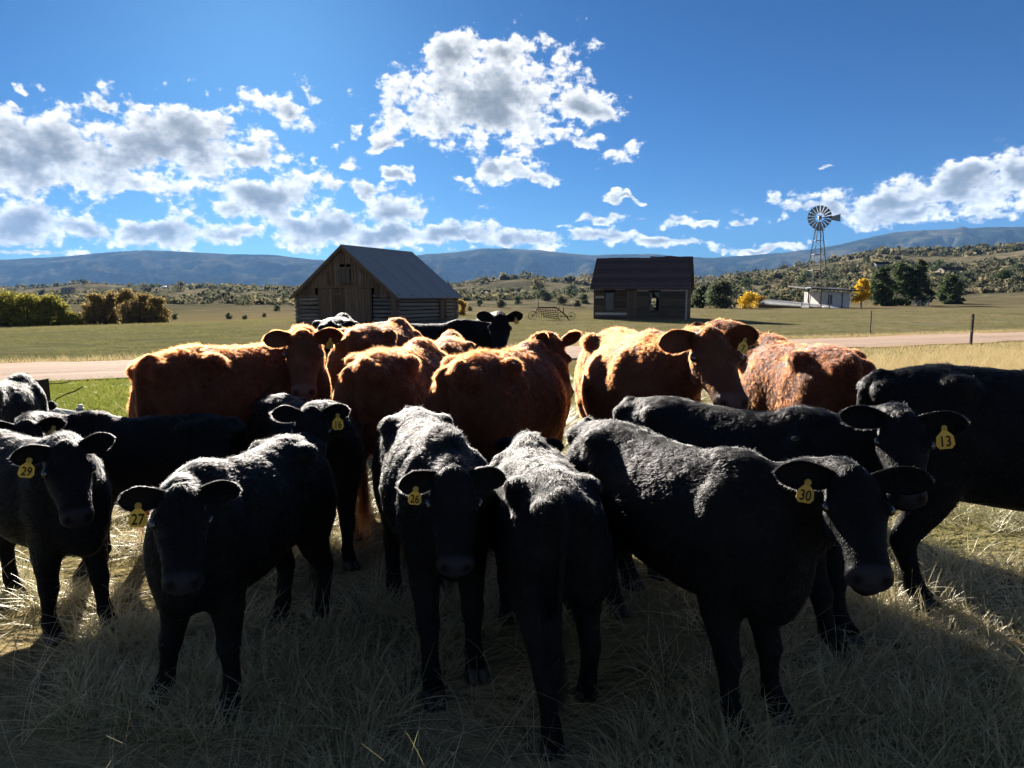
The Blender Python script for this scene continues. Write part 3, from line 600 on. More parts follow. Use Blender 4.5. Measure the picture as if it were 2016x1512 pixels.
def rake():
    c = on_z(1085, 630); t = empty('hay_rake', (c.x, c.y, gz(c.x, c.y)), R(-8)); t.scale = (.82, .82, .82); tag(t, 'rusty old hay rake with curved tines standing before the valley', 'hay rake')
    def bar(name, pts, r, parent=None): return MB().tube(pts, r, 5).build(name, M_RUST, parent or t)
    bar('frame_beam', [(-1.05, 0, .95), (.35, 0, .98)], .05); bar('frame_beam', [(.35, 0, .98), (1.05, 0, .45), (1.35, 0, .05)], .05); bar('frame_beam', [(-1.05, 0, .95), (-1.25, 0, .55)], .045)
    bar('lever', [(-1.0, 0, .9), (-1.0, .05, 1.5)], .03); bar('lever', [(.95, 0, .45), (.93, 0, .95)], .04); bar('lever', [(.6, 0, .8), (.62, 0, 1.05)], .03)
    for k in range(5): bar('slat', [(-1.15 + .12 * k, .05 * k, .82 - .13 * k), (.55 - .02 * k, .05 * k, .70 - .15 * k)], .028)
    for k in range(9):
        x = -1.05 + k * .19; bar('tine', [(x, 0, .92), (x + .03, .22, .75), (x + .06, .30, .45), (x + .10, .22, .15), (x + .16, .08, .06)], .016)
    for cx, cz, rr in ((-1.45, .34, .34), (1.55, .30, .30), (.75, .30, .30)):
        w = MB().tube([(cx + math.cos(a) * rr, .12, cz + math.sin(a) * rr) for a in np.linspace(0, 2 * math.pi, 25)], .022, 5, False).build('wheel', M_RUST, t)
        for k in range(5): q = math.pi * k / 5; MB().tube([(cx - math.cos(q) * rr, .12, cz - math.sin(q) * rr), (cx + math.cos(q) * rr, .12, cz + math.sin(q) * rr)], .010, 4).build('spoke', M_RUST, w)
    bar('axle', [(-1.45, .12, .34), (-1.05, .05, .6)], .03); bar('axle', [(.75, .12, .30), (1.55, .12, .30)], .03)
rake()
def right_fence():
    pts = [on_z(1911, 681), on_z(1713, 658), on_z(2160, 712)]; t = empty('wire_fence', (pts[1].x, pts[1].y, gz(pts[1].x, pts[1].y))); tag(t, 'wire fence on steel posts running through tall golden grass at right', 'fence'); o = t.location.copy()
    tops = []
    for i, p in enumerate(pts):
        h = 1.0 if i != 1 else .95; q = p - o; r = .030 if i == 0 else .018
        po = MB().box((q.x - r, q.y - r, -.3), (q.x + r, q.y + r, h)).build('post', M_POST if i == 0 else M_RUST, t); tops.append((q, h))
        if i == 0:
            for z in (.45, .85): MB().box((q.x - r - .012, q.y - r - .02, z), (q.x + r + .012, q.y - r - .002, z + .03)).build('wire_clip', M_STEEL, po)
    for a, b in ((0, 1), (0, 2)):
        for z in (.35, .62, .88):
            A, B = tops[a][0] + Vector((0, 0, z)), tops[b][0] + Vector((0, 0, z)); MB().tube([A.lerp(B, k / 8) - Vector((0, 0, .05 * math.sin(math.pi * k / 8))) for k in range(9)], .0028, 4).build('wire', M_WIRE, t)
right_fence()
def left_fence():
    y = 7.4; p0, p1 = at_y(66, 748, y), at_y(87, 746, y - .15); t = empty('wooden_fence', (p1.x, p1.y, 0)); tag(t, 'two short dark fence posts with loose wire behind the far left calf', 'fence'); o = Vector((p1.x, p1.y, 0))
    for p, w in ((p0, .035), (p1, .042)):
        q = p - o; b = MB(); b.prism([(q.x - w, q.y - w, -.2), (q.x + w, q.y - w, -.2), (q.x + w * .9 - .02, q.y - w, p.z), (q.x - w * .9 - .02, q.y - w, p.z - .012)], (0, 0, 0), (0, 2 * w, 0)); b.build('post', M_POST, t)
    def wire(px, yy, r=.006): MB().tube([at_y(a, b, yy) - o for a, b in px], r, 5).build('wire', M_WIRE, t)
    wire([(-30, 756), (30, 758), (70, 759), (92, 756), (112, 755), (134, 753)], y - .22, .005); wire([(104, 794), (112, 785), (130, 776), (150, 769), (163, 761)], y - .1, .006); wire([(176, 812), (184, 807), (193, 804)], y + .5, .005)
    a, b = on_z(95, 806, .14), on_z(290, 838, .05); d = (b - a); t2 = empty('white_pipe', (a.x, a.y, 0)); tag(t2, 'white painted pipe rail lying low across the green grass at left', 'pipe')
    MB().tube([Vector((0, 0, a.z)), Vector((d.x, d.y, b.z))], .038, 8).build('rail', M_WHITE, t2, True); k = .34; MB().tube([Vector((d.x * k, d.y * k, -.02)), Vector((d.x * k, d.y * k, .20))], .045, 8).build('joint', M_STEEL, t2, True)
    MB().tube([Vector((d.x * k + .02, d.y * k - .02, .19)), Vector((d.x * k + .02, d.y * k - .02, .24))], .03, 8).build('bracket', M_WHITE, t2, True)
left_fence()
# ---------------------------------------------------------------- trees and shrubs
def leaf_mat(name, c1, c2, c3=None):
    m, N = new_mat(name); tone = N.new('ShaderNodeAttribute', attribute_name='tone').outputs['Fac']
    col = N.ramp(tone, [(0., c1), (.6, c2), (1., c3 or c2)])
    d = N.new('ShaderNodeBsdfDiffuse', {'Color': col}); t = N.new('ShaderNodeBsdfTranslucent', {'Color': col}); mx = N.new('ShaderNodeMixShader', {0: .58}); N.l.new(d.outputs[0], mx.inputs[1]); N.l.new(t.outputs[0], mx.inputs[2]); finish(N, mx.outputs[0]); return m
L_OAK = leaf_mat('scrub_oak_leaf', (.12, .125, .03), (.27, .25, .05), (.42, .33, .06)); L_BROWN = leaf_mat('autumn_oak_leaf', (.16, .12, .055), (.30, .22, .085), (.38, .27, .10))
L_PINE = leaf_mat('pine_needles', (.035, .052, .024), (.068, .092, .040), (.10, .125, .055)); L_YEL = leaf_mat('yellow_aspen_leaf', (.42, .26, .02), (.62, .40, .03), (.70, .50, .06))
L_GREY = leaf_mat('grey_green_leaf', (.055, .07, .042), (.10, .118, .07), (.145, .155, .095)); L_SAGE = leaf_mat('sage_scrub', (.055, .06, .036), (.125, .12, .075), (.23, .19, .105))
M_BARK = simple('bark', (.05, .042, .034), (.12, .10, .085), 6, .9, .1, stretch=(4, 4, .6)); M_BARKP = simple('pale_bark', (.30, .28, .24), (.48, .46, .40), 5, .85, .15)
def leaves(blobs, n, size, seed, flat=.0):
    """leaf-sized quads spread through soft clumps, denser towards each clump's surface"""
    r = np.random.default_rng(seed); B = np.array(blobs, float); vol = (B[:, 3] * B[:, 4] * B[:, 5]) ** .7; k = r.choice(len(B), n, p=vol / vol.sum())
    d = r.normal(size=(n, 3)); d /= np.linalg.norm(d, axis=1)[:, None]; rad = r.random(n) ** .42 * (1 + .18 * r.normal(size=n)); c = B[k, :3] + d * B[k, 3:6] * rad[:, None]
    a = r.normal(size=(n, 3)); a /= np.linalg.norm(a, axis=1)[:, None]; b = np.cross(a, r.normal(size=(n, 3))); b /= np.linalg.norm(b, axis=1)[:, None]
    s = (size * (.55 + .9 * r.random(n)))[:, None]; co = np.stack([c - a * s - b * s * .6, c + a * s - b * s * .6, c + a * s * .7 + b * s * .7, c - a * s * .8 + b * s * .6], 1).reshape(-1, 3)
    tone = np.clip(.5 + .30 * r.normal(size=n) + .25 * (r.random(len(B)) - .5)[k], 0, 1); return co, np.arange(4 * n).reshape(-1, 4), np.repeat(tone, 4)
def leaf_mesh(name, blobs, n, size, seed):
    co, q, tone = leaves(blobs, n, size, seed); me = fast_mesh(name, co, q); at = me.attributes.new('tone', 'FLOAT', 'POINT'); at.data.foreach_set('value', tone.astype(np.float32)); return me
def clumps(rr, w, z0, z1, n, size, shape='round'):
    out = []
    for _ in range(n):
        z = rr.uniform(z0, z1); f = (z - z0) / max(1e-3, z1 - z0)
        env = math.sqrt(max(.05, 1 - (2 * f - .9) ** 2 * .8)) if shape == 'round' else (1.05 - f) ** .8
        a = rr.uniform(0, 2 * math.pi); q = w * env * rr.random() ** .5; s = size * rr.uniform(.7, 1.3) * (1 if shape == 'round' else .6 + .6 * env); out.append((math.cos(a) * q, math.sin(a) * q, z, s, s, s * (.75 if shape == 'round' else .5)))
    return out
def plant_tree(name, label, cat, group, px, py, y, h, w, mat, seed, nleaf, leaf, trunks=1, shape='round', base=.25, bark=None, ncl=16, csize=.3, ground=False):
    rr = random.Random(seed); p = at_y(px, py, y); z = gz(p.x, y) if ground else p.z; t = empty(name, (p.x, y, z)); tag(t, label, cat, group); bark = bark or M_BARK
    cl = clumps(rr, w / 2 * .78, h * base, h * .93, ncl, w * csize, shape)
    for k in range(trunks):
        a = rr.uniform(0, 6.28); ro = 0 if trunks == 1 else w * .36 * math.sqrt(rr.random()); x0, y0 = math.cos(a) * ro, math.sin(a) * ro; b = MB(); top = h * (.92 if shape == 'cone' else rr.uniform(.55, .75)); r0 = max(.04, h * (.022 if trunks > 1 else .032))
        ax, ay = rr.uniform(-.06, .06) * h, rr.uniform(-.06, .06) * h; b.tube([(x0, y0, -.4), (x0 + ax * .2, y0 + ay * .2, h * .2), (x0 + ax * .6, y0 + ay * .5, h * .45), (x0 + ax, y0 + ay, top)], [r0 * 1.25, r0, r0 * .7, r0 * .25], 7)
        for c in rr.sample(cl, min(len(cl), 9 if trunks == 1 else 4)):
            s = rr.uniform(.3, .8) * min(top, c[2]); f = s / top; q = Vector((x0 + ax * f, y0 + ay * f, s)); b.tube([q, q.lerp(Vector(c[:3]), .5) + Vector((0, 0, h * .02)), Vector(c[:3])], [r0 * .45, r0 * .28, r0 * .08], 5)
        b.build('trunk', bark, t, True)
    link('crown', leaf_mesh('crown', cl, nleaf, leaf, seed), mat, t); return t
TL = 'trees and shrubs on the left'; TR = 'trees and shrubs round the white shed'
for i, (px, h, w, lb) in enumerate(((12, 3.5, 4.4, 'yellow green scrub oak cut by the left edge of the picture'), (62, 3.2, 4.2, 'second yellow green scrub oak from the left edge'), (102, 2.8, 3.4, 'rounded scrub oak at the right end of the left clump'), (140, 1.25, 2.6, 'low yellow green bush trailing right of the left clump'))):
    plant_tree('scrub_oak', lb, 'shrub', TL, px, 641, 74, h, w, L_OAK, 20 + i, 6500 if h > 2 else 2200, .085, 4, base=-.04, ncl=60, csize=.18)
for i, (px, h, w, lb) in enumerate(((186, 3.2, 2.9, 'leftmost bare-stemmed oak of the brown grove'), (222, 3.55, 3.0, 'second bare-stemmed oak from the left in the brown grove'), (256, 3.6, 3.0, 'tall bare-stemmed oak in the middle of the brown grove'), (286, 3.3, 2.9, 'fourth bare-stemmed oak from the left in the brown grove'), (312, 2.9, 2.6, 'rightmost bare-stemmed oak of the brown grove'))):
    plant_tree('oak_tree', lb, 'tree', TL, px, 640, 76 + (i % 2) * 2.5, h, w, L_BROWN, 40 + i, 4200, .075, 8, base=.10, ncl=50, csize=.17)
for i, (px, py, y, h, w, lb) in enumerate(((1738, 609, 112, 6.6, 5.0, 'left pine of the dark cluster right of the yellow aspen'), (1775, 609, 116, 7.4, 5.2, 'middle pine of the dark cluster'), (1808, 609, 114, 8.0, 5.0, 'tallest pine of the dark cluster'), (1870, 606, 122, 5.4, 5.4, 'low spreading pine beside the short row of hay bales'))):
    plant_tree('pine_tree', lb, 'tree', TR, px, py, y, h, w, L_PINE, 60 + i, 4600, .13, 1, base=.08, ncl=52, csize=.125, shape='round' if i != 2 else 'cone')
for i, (px, py, y, h, w, lb) in enumerate(((1380, 612, 92, 3.3, 3.0, 'grey green tree touching the cabin wall'), (1418, 612, 88, 3.5, 4.0, 'rounded grey green tree between cabin and yellow bush'), (1362, 606, 97, 2.6, 2.6, 'hazy green tree just behind the cabin corner'))):
    plant_tree('round_tree', lb, 'tree', TR, px, py, y, h, w, L_GREY, 80 + i, 4200, .095, 2, base=.10, ncl=36, csize=.18)
plant_tree('aspen_tree', 'bright yellow aspen at the corner of the white shed', 'tree', TR, 1695, 609, 97, 4.1, 2.4, L_YEL, 91, 2600, .085, 1, base=.20, bark=M_BARKP, ncl=26, csize=.2)
plant_tree('yellow_bush', 'yellow autumn bush left of the low white roof', 'shrub', TR, 1474, 609, 88, 1.75, 2.5, L_YEL, 92, 1700, .075, 4, base=.12, ncl=22, csize=.2)
plant_tree('orange_bush', 'orange brown bush fading behind the yellow bush', 'shrub', TR, 1496, 606, 91, 1.3, 1.9, leaf_mat('orange_leaf', (.20, .10, .03), (.34, .19, .05)), 93, 900, .07, 3, base=.12, ncl=14, csize=.2)
plant_tree('yellow_bush', 'yellow orange bush right against the barn wall', 'shrub', TL, 907, 622, 60, 1.5, 1.0, leaf_mat('gold_leaf', (.26, .15, .03), (.40, .26, .05)), 94, 900, .06, 3, base=.1, ncl=14, csize=.22)
# middle-distance scrub one can tell apart
MID = [(800 + i, ) for i in range(0)]
rr = random.Random(5)
spots = [(945, 603, 1.6), (985, 606, 2.2), (1020, 600, 2.0), (1075, 592, 3.0), (1108, 600, 2.6), (1135, 604, 1.9), (1060, 583, 4.0), (1128, 585, 3.2), (925, 612, 1.1), (1150, 598, 2.4), (450, 628, 1.5), (482, 630, 1.2), (520, 624, 1.0), (545, 612, 1.4), (345, 628, 1.3), (1470, 570, 4.5), (1520, 590, 3.2), (1548, 572, 5.5), (1582, 560, 5.0), (1640, 562, 4.2), (1665, 548, 5.0), (1905, 560, 4.6), (1930, 548, 5.0), (1975, 555, 4.5), (2005, 545, 5.2), (1845, 540, 5.0), (285, 572, 6.0), (298, 572, 5.0), (355, 572, 6.5), (372, 574, 4.5), (255, 571, 4.0)]
place = lambda px: 'left of the barn' if px < 600 else 'between barn and cabin' if px < 1200 else 'on the hillside right of the cabin'
names = {}
for i, (px, py, h) in enumerate(sorted(spots)):
    y = far_y(px, py, 60, 1100); y = min(y, 1000); h = h * (2.6 if px < 400 and py < 600 else 5. if px > 1200 else 8.) / FPX * y; pl = place(px); names[pl] = names.get(pl, 0) + 1; k = names[pl] - 1
    word = ordinal(k) if k < 12 else ordinal(k - 12); lb = ('%s scrub tree from the left %s' % (word, pl)) if k < 12 else ('%s scrub tree from the pines %s' % (word, pl)); n = 500 if y > 250 else 900
    plant_tree('scrub_tree', lb, 'shrub', 'scrub trees ' + pl, px, py, y, h, h * 1.3, (L_GREY, L_SAGE, L_PINE)[i % 3] if px > 1200 or px < 400 else (L_SAGE, L_GREY)[i % 2], 200 + i, n, h * .055, 2, base=.08, ncl=16, csize=.24)
# countless far scrub: one mass
def far_scrub():
    r = np.random.default_rng(3); n = 15000; u = r.uniform(-.85, .85, n * 4); y = np.exp(r.uniform(math.log(95), math.log(1900), n * 4)); x = u * y
    d = fbm2(x / 60, y / 60, 4) + .07 * (u > .25) * (y < 900) - .12 * (y < 160); keep = (d + .22 * (vnoise(np.stack([x / 14, y / 14, x * 0], 1)) - .5) > .55) & ~((u > .2) & (y < 128)) & ~((u < -.28) & (y < 130)) & (np.hypot(x - 32, y - 95) > 22); x, y = x[keep][:n], y[keep][:n]; n = len(x)
    z = ground_z(x, y); s = (.4 + 1.9 * r.random(n) ** 2.6) * np.clip(y / 260, .55, 2.6); k = 20
    a = r.normal(size=(n, k, 3)); a /= np.linalg.norm(a, axis=2)[..., None]; c = np.stack([x, y, z + s * .45], 1)[:, None] + a * (s[:, None] * (.45 + .4 * r.random((n, k))))[..., None] * np.array((1.1, 1.1, .7))
    p = r.normal(size=(n, k, 3)); p /= np.linalg.norm(p, axis=2)[..., None]; q = np.cross(p, r.normal(size=(n, k, 3))); q /= np.linalg.norm(q, axis=2)[..., None]; w = (s * .26)[:, None, None]
    co = np.stack([c - p * w - q * w, c + p * w - q * w * .8, c + p * w * .8 + q * w, c - p * w * .9 + q * w], 2).reshape(-1, 3); tone = np.repeat(np.clip(.38 + .34 * r.normal(size=n), 0, 1), k * 4)
    me = fast_mesh('far_scrub', co, np.arange(len(co)).reshape(-1, 4)); at = me.attributes.new('tone', 'FLOAT', 'POINT'); at.data.foreach_set('value', tone.astype(np.float32))
    o = link('far_scrub', me, L_SAGE); tag(o, 'low sage and oak scrub covering the valley and hillside', 'scrub', kind='stuff')
far_scrub()

# ---------------------------------------------------------------- grasses
def grass_mat(name, cols, tr=.5, hair=.0):
    m, N = new_mat(name); rnd = N.new('ShaderNodeHairInfo').outputs['Random']; pos = N.new('ShaderNodeNewGeometry').outputs['Position']; n = N.noise(pos, .7, 3, .6)
    f = N.math('ADD', N.math('MULTIPLY', rnd, .62), N.mapr(n, .32, .68, 0., .42)); col = N.ramp(f, [(i / (len(cols) - 1), c) for i, c in enumerate(cols)])
    d = N.new('ShaderNodeBsdfDiffuse', {'Color': col}); t = N.new('ShaderNodeBsdfTranslucent', {'Color': col}); mx = N.new('ShaderNodeMixShader', {0: tr}); N.l.new(d.outputs[0], mx.inputs[1]); N.l.new(t.outputs[0], mx.inputs[2])
    g = N.new('ShaderNodeBsdfHairPrincipled'); g.model = 'CHIANG'; g.parametrization = 'COLOR'; N.l.new(col, g.inputs['Color']); g.inputs['Roughness'].default_value = .28; g.inputs['Radial Roughness'].default_value = .35
    m2 = N.new('ShaderNodeMixShader', {0: hair}); N.l.new(mx.outputs[0], m2.inputs[1]); N.l.new(g.outputs[0], m2.inputs[2]); finish(N, m2.outputs[0]); return m
G_DRY = grass_mat('dry_pasture_grass', [(.14, .16, .055), (.26, .24, .10), (.44, .37, .20), (.57, .49, .30), (.36, .29, .15)], .5, .30)
G_GREEN = grass_mat('green_verge_grass', [(.12, .165, .03), (.20, .24, .045), (.27, .28, .06), (.34, .31, .10)])
G_GOLD = grass_mat('tall_golden_grass', [(.20, .14, .055), (.44, .33, .155), (.64, .52, .29), (.28, .20, .085)])
G_FIELD = grass_mat('field_grass', [(.10, .13, .035), (.17, .17, .06), (.26, .22, .10), (.20, .185, .07)])
ROADN = lambda x: 17.35 + .470 * x - .0012 * x * x; ROADF = lambda x: 21.95 + .437 * x - .0004 * x * x
def blades(name, x, y, L, lean, rad, mat, label, seed, seg=3, ang=None):
    r = np.random.default_rng(seed); n = len(x); z = ground_z(x, y); P = np.stack([x, y, z - .01], 1); a = r.uniform(0, 2 * np.pi, n) if ang is None else ang; wind = np.stack([vnoise(np.stack([x * .8, y * .8, x * 0 + seed], 1)) - .5, vnoise(np.stack([x * .8 + 30, y * .8, x * 0], 1)) - .5], 1)
    D = np.stack([np.cos(a) * lean + wind[:, 0] * lean * 1.6, np.sin(a) * lean + wind[:, 1] * lean * 1.6, np.ones(n)], 1); D /= np.linalg.norm(D, axis=1)[:, None]
    curl = np.stack([np.cos(a), np.sin(a), np.full(n, -.7)], 1) * (.15 + .5 * r.random(n))[:, None] * np.minimum(1, lean)[:, None]
    o = add_hair(name, None, P.astype(np.float32), D, L, mat, rad, curl, seg); tag(o, label, 'grass', kind='stuff'); return o
def near_grass():
    r = np.random.default_rng(11)
    def scatter(n, y0, y1, k=.80, power=1.0):
        t = r.random(n); y = (y0 ** (1 - power) + t * (y1 ** (1 - power) - y0 ** (1 - power))) ** (1 / (1 - power)) if power != 1 else y0 * (y1 / y0) ** t
        return r.uniform(-k, k, n) * y + r.normal(0, .1, n), y
    x, y = scatter(150000, 1.5, 14, 1.05, .55); keep = (y < ROADN(x) - .3) & ~((y > 7.5) & (x < -.3 * y) & (r.random(len(x)) < .85)) & (r.random(len(x)) < .12 + 4.2 * (fbm2(x * 1.3, y * 1.3, 3) - .36)); x, y = x[keep], y[keep]; n = len(x); cl = fbm2(x * 2.2, y * 2.2, 3)
    L = (.06 + .16 * r.random(n) ** 1.4) * (.45 + 1.1 * cl); lean = np.where(r.random(n) < .7, 2.5 + 5 * r.random(n), .5 + 1.4 * r.random(n))
    blades('pasture_grass', x, y, L, lean, .0017, G_DRY, 'matted dry pasture grass lying flat under the herd', 1)
    # coarse tufts whose blades spread from one crown
    cx, cy_ = scatter(6400, 1.6, 14, 1.05, .6); k = 24; sz = .5 + 1.0 * r.random(len(cx)) ** 1.5; cx, cy_, sz = np.repeat(cx, k), np.repeat(cy_, k), np.repeat(sz, k); n = len(cx); a = r.uniform(0, 6.283, n); rr_ = np.abs(r.normal(0, .028, n)) * sz
    x, y = cx + np.cos(a) * rr_, cy_ + np.sin(a) * rr_; keep = (y < ROADN(x) - .3) & ~((y > 7.5) & (x < -.3 * y)) & (fbm2(x * 1.3, y * 1.3, 3) > .40); x, y, a, sz = x[keep], y[keep], a[keep], sz[keep]; n = len(x)
    blades('grass_tufts', x, y, (.07 + .13 * r.random(n)) * sz, .15 + .9 * r.random(n), .0019, G_DRY, 'coarse olive and straw grass tufts in the foreground', 7, 3, a)
    # long stray stalks
    x, y = scatter(2600, 1.7, 9, .8, .5); n = len(x); blades('grass_stalks', x, y, .22 + .30 * r.random(n), .4 + 1.3 * r.random(n), .0013, G_DRY, 'long stray grass stalks standing out of the matted grass', 2, 4)
    # green verge at left before the road
    x = r.uniform(-11, -1, 60000); y = r.uniform(7.5, 18, 60000); keep = (y < ROADN(x) - .1) & (x < -.32 * y + 1.2 + r.normal(0, 1.1, 60000)) & (x > -.8 * y); x, y = x[keep], y[keep]; n = len(x)
    blades('green_verge', x, y, (.06 + .13 * r.random(n)), .3 + .8 * r.random(n), .0032, G_GREEN, 'green grass verge between the left calves and the road', 3)
    # tall golden grass at right
    x = r.uniform(3.2, 30, 130000); y = r.uniform(6.5, 30, 130000); keep = (y < ROADN(x) - .15) & (x > .40 * y - .2 - np.abs(r.normal(0, .9, 130000))) & (x < .85 * y + 1); x, y = x[keep], y[keep]; n = len(x); cl = fbm2(x * .9, y * .9, 3)
    blades('golden_grass', x, y, (.24 + .40 * r.random(n)) * (.55 + .9 * cl) * sstep(.0, 2.2, x - .38 * y + .6) * np.clip((ROADN(x) - y) / 9, .22, 1), (.15 + .45 * r.random(n)), .0034, G_GOLD, 'tall golden grass between the black cow and the road', 4, 4)
    i = r.choice(n, 5200); a = r.normal(.15, .5, 5200); blades('golden_stalks', x[i], y[i], (.45 + .35 * r.random(5200)) * np.clip((ROADN(x[i]) - y[i]) / 9, .25, 1), .25 + .3 * r.random(5200), .003, G_GOLD, 'taller pale seed stalks leaning out of the golden grass', 8, 4, a)
    # short field grass beyond the road
    y = np.exp(r.uniform(math.log(17), math.log(75), 120000)); x = r.uniform(-.85, .85, 120000) * y; keep = (y > ROADF(x) + .2) & (fbm2(x * .35, y * .35, 3) > .40); x, y = x[keep], y[keep]; n = len(x)
    bl = (np.hypot(x + 7.4, y - 42) > 4.5) & ~((x > 4.8) & (x < 13) & (y > 46) & (y < 54)); x, y = x[bl], y[bl]; n = len(x)
    blades('field_grass', x, y, (.04 + .10 * r.random(n)) * np.clip(y / 30, .8, 1.6), .4 + r.random(n), .0045, G_FIELD, 'short tufted grass of the field beyond the road', 5, 2)
    # pale fringe along the road's far edge
    x = r.uniform(-22, 40, 16000); y = ROADF(x) + np.abs(r.normal(0, .5, 16000)); blades('road_fringe', x, y, .08 + .16 * r.random(16000), .3 + .5 * r.random(16000), .004, G_GOLD, 'pale dry grass fringing the far edge of the road', 6, 2)
near_grass()
# ---------------------------------------------------------------- cattle
def coat_mats(name, base, tip, mel, red, rough):
    m, N = new_mat(name + '_coat')                   # skin and undercoat
    tc = N.new('ShaderNodeTexCoord').outputs['Object']
    n = N.noise(tc, 9, 5, .6); n2 = N.noise(N.vmath('MULTIPLY', tc, (1, 1, .35)), 60, 3, .6)
    col = N.mix(N.mapr(n, .35, .7), base, tip)
    at = N.new('ShaderNodeAttribute', attribute_name='bare').outputs['Fac']
    col = N.mix(at, col, (.024, .022, .026) if mel > .9 else (.12, .07, .06))
    no = N.new('ShaderNodeAttribute', attribute_name='nostril').outputs['Fac']; col = N.mix(no, col, (.0015, .0012, .0012))
    col = N.mix(N.mapr(N.noise(tc, 2.6, 4, .6), .5, .72, 0, .7), col, tuple(x * .55 for x in base))
    p = bsdf(N, col, N.mapr(at, 0, 1, .7, .42), .05, 0, n2, .35, .01); finish(N, p)
    h, N = new_mat(name + '_hair')
    hb = N.new('ShaderNodeBsdfHairPrincipled'); hb.model = 'CHIANG'; rnd = N.new('ShaderNodeHairInfo').outputs['Random']
    if mel > .9:
        hb.parametrization = 'COLOR'; N.l.new(N.mix(rnd, (.0022, .0022, .0025), (.007, .0065, .0065)), hb.inputs['Color'])
    else:
        hb.parametrization = 'COLOR'; N.l.new(N.mix(rnd, (.052, .0085, .0022), (.145, .027, .0066)), hb.inputs['Color'])
    hb.inputs['Roughness'].default_value = rough; hb.inputs['IOR'].default_value = 1.32 if mel > .9 else 1.33
    hb.inputs['Radial Roughness'].default_value = .45; hb.inputs['Random Roughness'].default_value = .2
    finish(N, hb.outputs[0]); return m, h
COATS = {'black': coat_mats('black', (.0050, .0049, .0055), (.010, .0095, .0095), .99, .25, .30),
         'red': coat_mats('red', (.075, .028, .017), (.13, .050, .027), .74, .88, .50)}
M_HOOF = simple('hoof_horn', (.012, .011, .010), (.05, .042, .036), 14, .55, .4)
M_EYE, _N = new_mat('eye_wet'); finish(_N, bsdf(_N, (.012, .007, .004), .05, 1.0))
M_TAG = simple('tag_plastic', (.60, .36, .07), (.90, .56, .08), 26, .5, .35, bstr=.08, lo=.28, hi=.5)
M_TAGD = simple('tag_plastic_worn', (.55, .33, .06), (.35, .22, .07), 20, .55, .3, bstr=.05)
M_INK, _N = new_mat('tag_ink'); finish(_N, bsdf(_N, (.008, .008, .01), .6, .2))

TORSO = [(-.605, .90, .70, .06), (-.585, .935, .60, .125), (-.53, .965, .50, .175), (-.44, .985, .45, .205), (-.33, .995, .435, .222), (-.18, .982, .41, .222),
         (0., .975, .385, .262), (.15, .98, .375, .258), (.27, .995, .385, .222), (.37, 1.0, .395, .20), (.46, .975, .41, .178), (.54, .92, .46, .14), (.59, .84, .55, .075)]
HEAD = [(-.07, .08, -.03, -.18), (-.03, .14, .03, -.28), (.05, .19, .06, -.40), (.15, .217, .065, -.475), (.27, .24, .05, -.50), (.36, .238, .03, -.49), (.46, .215, .012, -.445),
        (.58, .19, .0, -.39), (.70, .175, -.01, -.355), (.82, .173, -.018, -.335), (.90, .184, -.03, -.325), (.965, .175, -.06, -.31), (1.01, .13, -.10, -.275), (1.03, .06, -.14, -.23)]

def ear_mesh(L, W, sgn, root, axis, nrm, droop):
    """cupped leaf-shaped ear: two skins, thin at the rim"""
    e = unit(axis); n = unit(np.asarray(nrm) - e * np.dot(nrm, e)); b = np.cross(n, e)
    S = np.linspace(0, 1, 13); V = np.linspace(-1, 1, 9); out = []
    for side in (1, -1):
        g = []
        for s in S:
            w = W * (.34 + .66 * math.sin(math.pi * min(.5, s * .62 + .10))) * (1 - max(0, (s - .45) / .55) ** 2.3) ** .62 if s < 1 else 0
            row = []
            for v in V:
                cup = (1 - v * v) * W * (.70 - .40 * s)
                th = (.012 - .008 * abs(v) ** 2) * side * (1 if s < 1 else .3)
                p = np.asarray(root) + e * L * s + b * v * w - n * (cup - th) + np.array([0, 0, -droop * L * s * s])
                row.append(p)
            g.append(row)
        out.append(np.array(g))
    k, m = len(S), len(V); v = np.concatenate([out[0].reshape(-1, 3), out[1].reshape(-1, 3)]); f = []
    for q in (0, 1):
        o = q * k * m
        for i in range(k - 1):
            for j in range(m - 1):
                a = (o + i * m + j, o + i * m + j + 1, o + (i + 1) * m + j + 1, o + (i + 1) * m + j); f.append(a if (q == 0) == (sgn > 0) else a[::-1])
    edge = [i * m for i in range(k)] + [(k - 1) * m + j for j in range(1, m)] + [i * m + m - 1 for i in range(k - 2, -1, -1)] + [j for j in range(m - 2, 0, -1)]
    for a, c in zip(edge, edge[1:] + edge[:1]):
        q = (a, a + k * m, c + k * m, c); f.append(q if sgn > 0 else q[::-1])
    return v, f, (e, n, b)

def text_mesh(body, size, depth=.0012):
    c = bpy.data.curves.new('t', 'FONT'); c.body = body; c.size = size; c.align_x = 'CENTER'; c.align_y = 'CENTER'; c.extrude = depth; c.offset = size * .008; c.resolution_u = 3
    o = bpy.data.objects.new('t', c); COL.objects.link(o); dg = bpy.context.evaluated_depsgraph_get(); me = bpy.data.meshes.new_from_object(o.evaluated_get(dg))
    bpy.data.objects.remove(o); bpy.data.curves.remove(c); me.name = 'number'; return me

